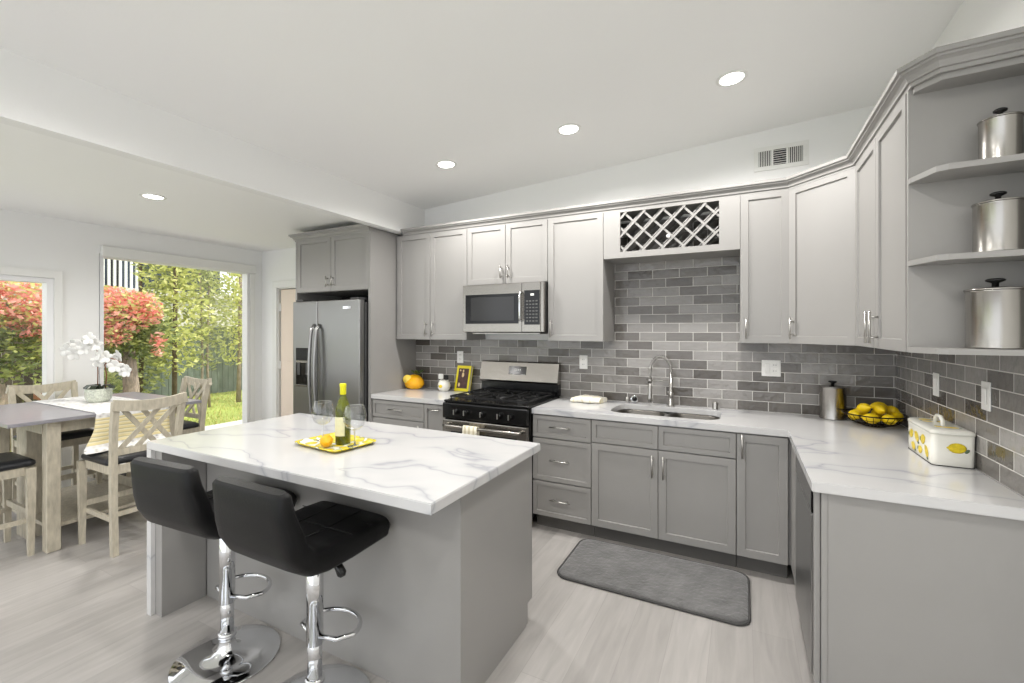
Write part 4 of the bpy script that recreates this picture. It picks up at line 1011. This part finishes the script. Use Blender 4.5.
# ------------------------------------------------------------------ dining set
TZt = 0.90
t = thing('dining_table', 'counter-height dining table with dark-edged grey top and whitewashed legs', 'dining table', (-5.50, -2.10, 0))
hx, hy = 0.57, 0.56
m = MB(); m.box(-hx, hx, -hy, hy, TZt - 0.024, TZt, 0.003, 2); m.build('tabletop', TABLETOP, t)
m = MB()
for s in (-1, 1):
    m.box(-hx + 0.12, hx - 0.12, s * 0.36 - 0.012, s * 0.36 + 0.012, TZt - 0.11, TZt - 0.025); m.box(s * 0.46 - 0.012, s * 0.46 + 0.012, -0.36, 0.36, TZt - 0.11, TZt - 0.025)
m.build('apron', WOOD, t)
for xx in (-0.46, 0.47):
    for yy in (-0.33, 0.36): MB().box(xx - 0.037, xx + 0.037, yy - 0.037, yy + 0.037, 0, TZt - 0.025, 0.004).build('leg', WOOD, t)
MB().box(-0.08, 0.10, -0.35, -0.26, 0.0, TZt - 0.025, 0.004).build('centre_support', WOOD, t)
MB().box(-0.46, 0.46, -0.34, 0.36, 0.14, 0.165, 0.003).build('lower_shelf', WOOD, t)
MB().box(-0.5, 0.5, 0.285, 0.30, 0.165, 0.24, 0.003).build('shelf_rail', WOOD, t)

def make_chair(label):
    t = thing('dining_chair', label, 'chair', (0, 0, 0))     # front +Y, width along X
    sz = 0.60; hw = 0.205
    for s in (-1, 1):
        # front leg, tapered
        m = MB(); m.rings([[(s * (hw + 0.004) + a * w, 0.19 + b * w, z) for a, b in ((-1, -1), (1, -1), (1, 1), (-1, 1))] for z, w in ((0, 0.014), (sz - 0.075, 0.022), (sz - 0.02, 0.022))], smooth=False); m.build('leg', WOOD, t)
        # rear post: leg then raked back
        m = MB(); m.sweep([(s * (hw - 0.018), -0.222, 0), (s * (hw - 0.018), -0.205, 0.35), (s * (hw - 0.018), -0.205, sz), (s * (hw - 0.012), -0.225, 0.82), (s * (hw - 0.008), -0.262, 1.015)], 0.034, 0.042, upv=(0, 1, 0)); m.build('rear_post', WOOD, t)
    m = MB()
    for s in (-1, 1):
        m.box(s * (hw - 0.018) - 0.011, s * (hw - 0.018) + 0.011, -0.19, 0.17, sz - 0.07, sz - 0.012)
    m.box(-hw + 0.03, hw - 0.03, 0.19, 0.208, sz - 0.07, sz - 0.012); m.box(-hw + 0.03, hw - 0.03, -0.215, -0.197, sz - 0.07, sz - 0.012)
    m.build('seat_frame', WOOD, t)
    m = MB(); oo = lambda k, z: [(x, y, z) for x, y in rrect(-hw - 0.008 + k, hw + 0.008 - k, -0.185 + k, 0.222 - k, 0.03)]
    m.rings([oo(0.008, sz - 0.012), oo(0.0, sz), oo(0.002, sz + 0.018), oo(0.018, sz + 0.032), oo(0.06, sz + 0.039)]); m.build('seat', GREYLEATHER, t)
    m = MB(); N_ = 10; pts = []
    for i in range(N_ + 1):
        u = -1 + 2 * i / N_; pts.append((u * (hw + 0.012), -0.268 - 0.02 * (1 - u * u), 1.0 - 0.022 * (1 - u * u)))
    m.sweep(pts, 0.026, 0.07, upv=(0, 0, 1)); m.build('top_rail', WOOD, t)
    m = MB(); m.box(-hw + 0.034, hw - 0.034, -0.218, -0.198, 0.655, 0.695); m.build('lower_rail', WOOD, t)
    zA, zB = 0.69, 0.965
    for xb, xt in ((-0.155, 0.06), (-0.06, 0.16), (0.155, -0.06), (0.06, -0.16)):
        dy = 0.007 if xb > xt else -0.004
        m = MB(); m.sweep([(xb, -0.206 + dy, zA), ((xb + xt) / 2, -0.235 + dy, (zA + zB) / 2), (xt, -0.268 + dy, zB + 0.005)], 0.011, 0.03, upv=Vector((-(zB - zA), 0, xt - xb)).normalized()); m.build('back_slat', WOOD, t)
    for s in (-1, 1):
        m = MB(); m.box(s * (hw - 0.02) - 0.009, s * (hw - 0.02) + 0.009, -0.195, 0.178, 0.215, 0.245); m.build('stretcher', WOOD, t)
    m = MB(); m.box(-hw + 0.01, hw - 0.01, 0.181, 0.199, 0.26, 0.30); m.build('stretcher', WOOD, t)
    m = MB(); m.box(-hw + 0.034, hw - 0.034, -0.217, -0.2, 0.25, 0.28); m.build('stretcher', WOOD, t)
    return t
ch = make_chair('whitewashed X-back chair with its back to the island, at the near side of the table')
ch.location = (-4.78, -2.085, 0); ch.rotation_euler = (0, 0, radians(90)); ch['group'] = 'dining chairs around the table'
dup(ch, (-5.275, -2.71, 0), 0, 'whitewashed chair at the left edge of the photo, only its black seat and legs showing')
dup(ch, (-6.02, -2.10, 0), radians(-90), 'whitewashed chair behind the table against the windows, facing the kitchen')
dup(ch, (-5.585, -1.50, 0), radians(180), 'whitewashed X-back chair at the far end of the table before the garden window')

# runner
ry0, ry1 = -2.235, -1.79
m = MB(); sec = []
top = [(-6.105, 0.66), (-6.088, 0.76), (-6.078, 0.86), (-6.076, 0.897), (-6.06, 0.9035), (-5.5, 0.9035), (-4.94, 0.9035), (-4.924, 0.897), (-4.920, 0.86), (-4.916, 0.78), (-4.908, 0.70), (-4.892, 0.66), (-4.862, 0.647), (-4.82, 0.646)]
full = []
for i in range(len(top) - 1):
    for k in range(4): u = k / 4; full.append((top[i][0] * (1 - u) + top[i + 1][0] * u, top[i][1] * (1 - u) + top[i + 1][1] * u))
full.append(top[-1]); rings = []
for j in range(17):
    v = j / 16; y = ry0 + (ry1 - ry0) * v; ring = []
    for k, (x, z) in enumerate(full):
        drop = max(0, 0.88 - z); ring.append((x + 0.010 * drop / 0.25 * sin(v * 14) * (1 if x > -5.5 else -1), y + (0.0 if drop == 0 else (-1.6 * drop * drop) * (1 - v)), z))
    ring2 = [(x, y_, z + 0.0025) for x, y_, z in reversed(ring)]
    rings.append([(x + 5.5, y_ + 2.0, z - 0.9) for x, y_, z in ring + [(p[0] + (0.003 if p[0] > -5 else (-0.003 if p[0] < -6 else 0)), p[1], p[2]) for p in ring2]])
m.rings(rings); o = m.build('table_runner', RUNNER, loc=(-5.5, -2.0, 0.9)); tag(o, 'yellow and white striped table runner draped across the dining table', 'table runner')

# orchid
t = thing('orchid_planter', 'white orchid in a pale mosaic glass planter on the table runner', 'orchid', (-5.53, -2.0, TZt + 0.0065))
MB().lathe([(0.001, 0.0), (0.06, 0.0), (0.078, 0.02), (0.084, 0.05), (0.085, 0.08), (0.082, 0.11), (0.076, 0.11), (0.075, 0.08), (0.001, 0.07)], n=10, smooth=False).build('planter', MOSAIC, t)
def petal_flower(c, s, facing):
    m = MB(); f = Vector(facing).normalized(); q = f.to_track_quat('Z', 'Y').to_matrix().to_4x4()
    for k in range(5):
        a = 2 * pi * k / 5 + 0.3; R_ = q @ Matrix.Rotation(a, 4, 'Z') @ Matrix.Rotation(-0.25, 4, 'Y')
        m.ell(Vector(c) + (R_ @ Vector((s * 0.55, 0, 0))), (s * 0.55, s * (0.5 if k % 2 else 0.36), s * 0.06), 12, 6, R_)
    return m
rng = random.Random(3)
right = Vector((0.889, 0.459, 0)); fwd = Vector((-0.459, 0.889, 0))
MB().tube([(-0.02, 0.0, 0.07), (-0.015, 0.0, 0.25), (-0.03, 0.0, 0.42)] + [tuple(right * (-0.03 - 0.19 * i / 6) + Vector((0, 0, 0.46 + 0.03 * sin(i / 6 * pi) - 0.02 * i / 6))) for i in range(1, 7)], 0.004, 6).build('flower_stem', STEMB, t)
MB().tube([(0.03, 0.03, 0.07), (0.055, 0.03, 0.22), (0.05, 0.02, 0.30)] + [tuple(right * (0.05 + 0.22 * i / 6) + Vector((0, 0, 0.36 - 0.12 * (i / 6) ** 2))) for i in range(1, 7)], 0.004, 6).build('flower_stem', STEMB, t)
fl = [(-0.24, 0.42), (-0.20, 0.46), (-0.17, 0.39), (-0.15, 0.45), (-0.10, 0.49), (-0.05, 0.51), (-0.02, 0.46), (-0.09, 0.43), (0.02, 0.38), (0.06, 0.36), (0.04, 0.32), (0.10, 0.33), (0.15, 0.37), (0.15, 0.29), (0.20, 0.26), (0.24, 0.25), (0.0, 0.33)]
for x, z in fl:
    c_ = right * x + fwd * rng.uniform(-0.03, 0.03) + Vector((0, 0, z))
    fo = petal_flower(c_, 0.052, -fwd + right * rng.uniform(-0.5, 0.5) + Vector((0, 0, rng.uniform(-0.3, 0.3)))).build('flower', PETAL, t)
for a, l in ((0.4, 0.15), (1.6, 0.12), (2.9, 0.14), (3.7, 0.13), (4.9, 0.12), (5.6, 0.15)):
    m = MB(); l *= 0.8; pts = [Vector((cos(a) * l * u, sin(a) * l * u, 0.09 + 0.05 * sin(u * 2.6))) for u in [0.0, 0.25, 0.5, 0.75, 1.0]]
    m.sweep(pts, 0.035, 0.004); m.build('leaf', mat('dark_orchid_leaf', (38, 48, 34), 0.3) if a == 0.4 else bpy.data.materials['dark_orchid_leaf'], t)

# ------------------------------------------------------------------ garden
def stuff(name, mb, m, label, cat):
    o = mb.build(name, m); return tag(o, label, cat, None, 'stuff')
struct('ground', MB().box(-40, XW - 0.15, -14, 22, -0.45, -0.16), LAWN)['kind'] = 'structure'
struct('patio', MB().box(-8.6, XW - 0.15, -8, 6, -0.16, -0.06), CONC)
m = MB()
for i in range(9000):
    x = rng.uniform(-13.0, -8.6); y = rng.uniform(-4, 5.5); h_ = rng.uniform(0.03, 0.08); a = rng.uniform(0, pi); dx, dy = 0.012 * cos(a), 0.012 * sin(a)
    vs = [m.bm.verts.new(p) for p in ((x - dx, y - dy, -0.16), (x + dx, y + dy, -0.16), (x + rng.uniform(-.03, .03), y + rng.uniform(-.03, .03), -0.16 + h_))]; m.bm.faces.new(vs)
o = m.build('lawn_grass', GRASS, recalc=False); tag(o, 'sunlit yellow-green lawn grass beyond the patio', 'grass', None, 'stuff')
def fence(p0, p1, h_, material, label, n):
    t = thing('garden_fence', label, 'fence', (p0[0], p0[1], -0.16)); d = Vector((p1[0] - p0[0], p1[1] - p0[1], 0)); L = d.length; t.rotation_euler = (0, 0, math.atan2(d.y, d.x))
    m = MB()
    for i in range(n): m.box(L * i / n + 0.004, L * (i + 1) / n - 0.004, 0, 0.02, 0, h_ + 0.01 * (i % 2))
    m.build('board_panel', material, t)
    for i in range(int(L / 2) + 1): MB().box(2 * i - 0.05, 2 * i + 0.05, 0.021, 0.11, 0, h_ + 0.05).build('post', material, t)
fence((-13.2, 0.55), (-13.2, 9.0), 1.75, FENCE, 'grey-green garden fence behind the slim trees', 60)
fence((-13.2, -8.0), (-13.2, 0.5), 2.0, SHADEF, 'garden fence coloured dark for shade behind the bougainvillea', 60)

def leafy(blobs, n, s, seed, flat=0.5):
    r_ = random.Random(seed); m = MB(); tot = sum(b[3] * b[4] * b[5] for b in blobs)
    for (cx, cy, cz, rx, ry, rz_) in blobs:
        k = max(10, int(n * rx * ry * rz_ / tot))
        for i in range(k):
            while True:
                p = Vector((r_.uniform(-1, 1), r_.uniform(-1, 1), r_.uniform(-1, 1)))
                if 0.25 < p.length < 1: break
            p = p * (0.72 + 0.28 * r_.random() / max(p.length, 0.4)) if p.length < 0.75 else p
            c0 = Vector((cx + p.x * rx, cy + p.y * ry, cz + p.z * rz_))
            d = Vector((r_.gauss(0, 1), r_.gauss(0, 1), r_.gauss(0, flat))).normalized(); e = d.cross(Vector((r_.gauss(0, 1), r_.gauss(0, 1), r_.gauss(0, 1)))).normalized(); ss = s * r_.uniform(0.6, 1.3)
            vs = [m.bm.verts.new(c0 + q) for q in (-d * ss, e * ss * 0.42, d * ss, -e * ss * 0.42)]; m.bm.faces.new(vs)
    return m
def tree(x, y, label, blobs, lm, n, s, seed, trunk, tr=0.05, tm=None, name='garden_tree', cat='tree'):
    t = thing(name, label, cat, (x, y, -0.16))
    leafy(blobs, n, s, seed).build('foliage', lm, t, recalc=False)
    r_ = random.Random(seed)
    for pts in trunk: MB().tube(pts, [tr * (1 - 0.5 * i / len(pts)) for i in range(len(pts))], 8).build('trunk', tm or BARK, t)
    return t
slim = lambda h_, w: [(0, 0, 1.25, w * 0.75, w * 0.8, 0.5), (0.05, 0.1, 2.0, w, w, 0.7), (-0.05, -0.08, 2.8, w * 0.9, w, 0.6), (0, 0.05, h_, w * 0.7, w * 0.7, 0.6)]
tree(-11.3, 0.72, 'slim olive-green tree just right of the bougainvillea', [(0, 0, 1.0, 0.4, 0.5, 0.7)] + [(0, 0.1, 1.25, 0.4, 0.4, 0.5), (0.05, 0.2, 2.0, 0.4, 0.36, 0.6), (0, 0.3, 2.9, 0.4, 0.36, 0.6)], LV_OLIVE, 2000, 0.055, 11, [[(0, 0, 0), (0.03, 0.02, 1.4), (0, 0, 3.2)]], 0.045, DARKBARK)
tree(-10.9, 1.12, 'tall yellow-green tree with a dark straight stem in mid window', slim(3.5, 0.55), LV_YELLOW, 2600, 0.055, 12, [[(0, 0, 0), (0.02, 0, 1.5), (0, 0.03, 3.4)]], 0.05, DARKBARK)
tree(-11.1, 1.78, 'pale yellow-green tree with twin white stems', slim(3.4, 0.5), LV_OLIVE, 2200, 0.055, 13, [[(0, -0.06, 0), (0, -0.03, 1.0), (0.02, -0.1, 3.0)], [(0.05, 0.08, 0), (0, 0.06, 1.0), (0, 0.1, 2.6)]], 0.028)
tree(-11.2, 2.62, 'yellow-green tree with a pale trunk at the right of the window', slim(3.4, 0.55), LV_YELLOW, 2400, 0.055, 14, [[(0, -0.05, 0), (0, -0.02, 1.2), (0, 0, 3.0)], [(0.08, 0.08, 0), (0.03, 0.1, 1.2)]], 0.05)
tree(-12.3, 3.9, 'bushy green tree furthest right behind the window frame', slim(3.2, 0.8), LV_OLIVE, 2200, 0.06, 15, [[(0, 0, 0), (0, 0, 2.6)]], 0.05)
# bougainvilleas: foliage, trunk and flower clusters
def bougainvillea(x, y, label, blobs, seed, fl_blobs, trunk_pts):
    t = tree(x, y, label, blobs, LV_DARK, 3000, 0.05, seed, [trunk_pts], 0.14, BARK, 'bougainvillea', 'bougainvillea')
    leafy(fl_blobs, 2600, 0.05, seed + 1).build('flowers', FLOWERS, t, recalc=False)
    leafy([(b[0], b[1], b[2], b[3] * 1.02, b[4] * 1.02, b[5] * 1.02) for b in fl_blobs[:3]], 1900, 0.045, seed + 5).build('young_leaves', LV_YELLOW, t, recalc=False)
bougainvillea(-10.0, 0.03, 'coral bougainvillea on a thick grey trunk at the left of the big window', [(0, -0.2, 1.75, 0.55, 0.62, 0.5), (0.1, 0.25, 1.6, 0.45, 0.4, 0.4), (0.0, -0.5, 1.5, 0.4, 0.4, 0.3), (0, 0, 1.45, 0.45, 0.4, 0.3)], 21,
              [(0.3, -0.32, 1.95, 0.4, 0.5, 0.40), (0.3, 0.0, 1.98, 0.35, 0.32, 0.32), (0.3, -0.4, 1.62, 0.3, 0.3, 0.25), (0.45, 0.2, 1.42, 0.12, 0.12, 0.24)], [(0, 0, 0), (0.0, 0.02, 0.7), (0, -0.03, 1.4)])
bougainvillea(-9.9, -1.6, 'coral bougainvillea seen through the left glass door', [(0, 0, 1.5, 0.6, 0.95, 0.55), (0.1, 0.3, 1.3, 0.5, 0.5, 0.4), (0, -0.5, 1.4, 0.5, 0.6, 0.5)], 31,
              [(0.3, 0.2, 2.05, 0.45, 0.65, 0.42), (0.3, -0.5, 1.95, 0.45, 0.6, 0.45), (0.35, 0.45, 1.8, 0.3, 0.35, 0.3)], [(0, 0.2, 0), (0, 0.1, 0.7), (0, 0, 1.4)])
# shrubs low before the fence
tree(-12.2, 0.35, 'low grey-green shrub behind the bougainvillea trunk', [(0, 0, 0.6, 0.5, 0.8, 0.65)], LV_OLIVE, 1500, 0.05, 41, [[(0, 0, 0), (0, 0, 0.6)]], 0.02, DARKBARK, 'garden_shrub', 'shrub')
# garden pots
t = thing('garden_pot', 'dark grey glazed pot outside behind the orchid', 'pot', (-8.9, -0.65, -0.155))
MB().lathe([(0.001, 0), (0.16, 0), (0.24, 0.15), (0.26, 0.3), (0.22, 0.42), (0.24, 0.46), (0.21, 0.46), (0.2, 0.4), (0.001, 0.38)], n=24).build('body', POTG, t)
MB().box(-0.3, 0.3, -0.3, 0.3, -0.004, -0.0005).build('saucer', CONC, t)
t = thing('brick_planter', 'brown brick planter box outside left of the bougainvillea trunk', 'planter', (-10.2, -0.65, -0.16))
m = MB()
for r_i in range(7):
    for k in range(3): m.box(-0.3 + 0.01, 0.3, -0.33 + k * 0.22 + (0.05 if r_i % 2 else 0), -0.33 + k * 0.22 + 0.21 + (0.05 if r_i % 2 else 0), r_i * 0.1, r_i * 0.1 + 0.092, 0.006)
m.build('brick_courses', TERRA, t)
# neighbouring building with balcony
t = thing('neighbouring_building', 'pale neighbouring building with a white slatted balcony beyond the garden', 'building', (-20.5, 3.0, -0.4))
MB().box(-4, 0, -6, 9, 0, 3.15).build('lower_wall', STUCCO, t)
MB().box(-4.0, -1.0, -6, 5, 3.4, 6.6).build('upper_wall', DARKWIN, t)
MB().box(-4, 0.25, -6, 9, 3.15, 3.4, 0.01).build('balcony_slab', STUCCO, t)
for i in range(22): MB().box(0.1, 0.16, -1.9 + i * 0.16 - 0.035, -1.9 + i * 0.16 + 0.035, 3.4, 5.2).build('railing_slat', TRIM, t)
MB().box(0.08, 0.18, -2.0, 5.0, 5.2, 5.3).build('top_rail', TRIM, t)
MB().box(-1.0, -0.9, 1.1, 1.35, 3.4, 6.6).build('door_jamb', BLACKGAP, t)
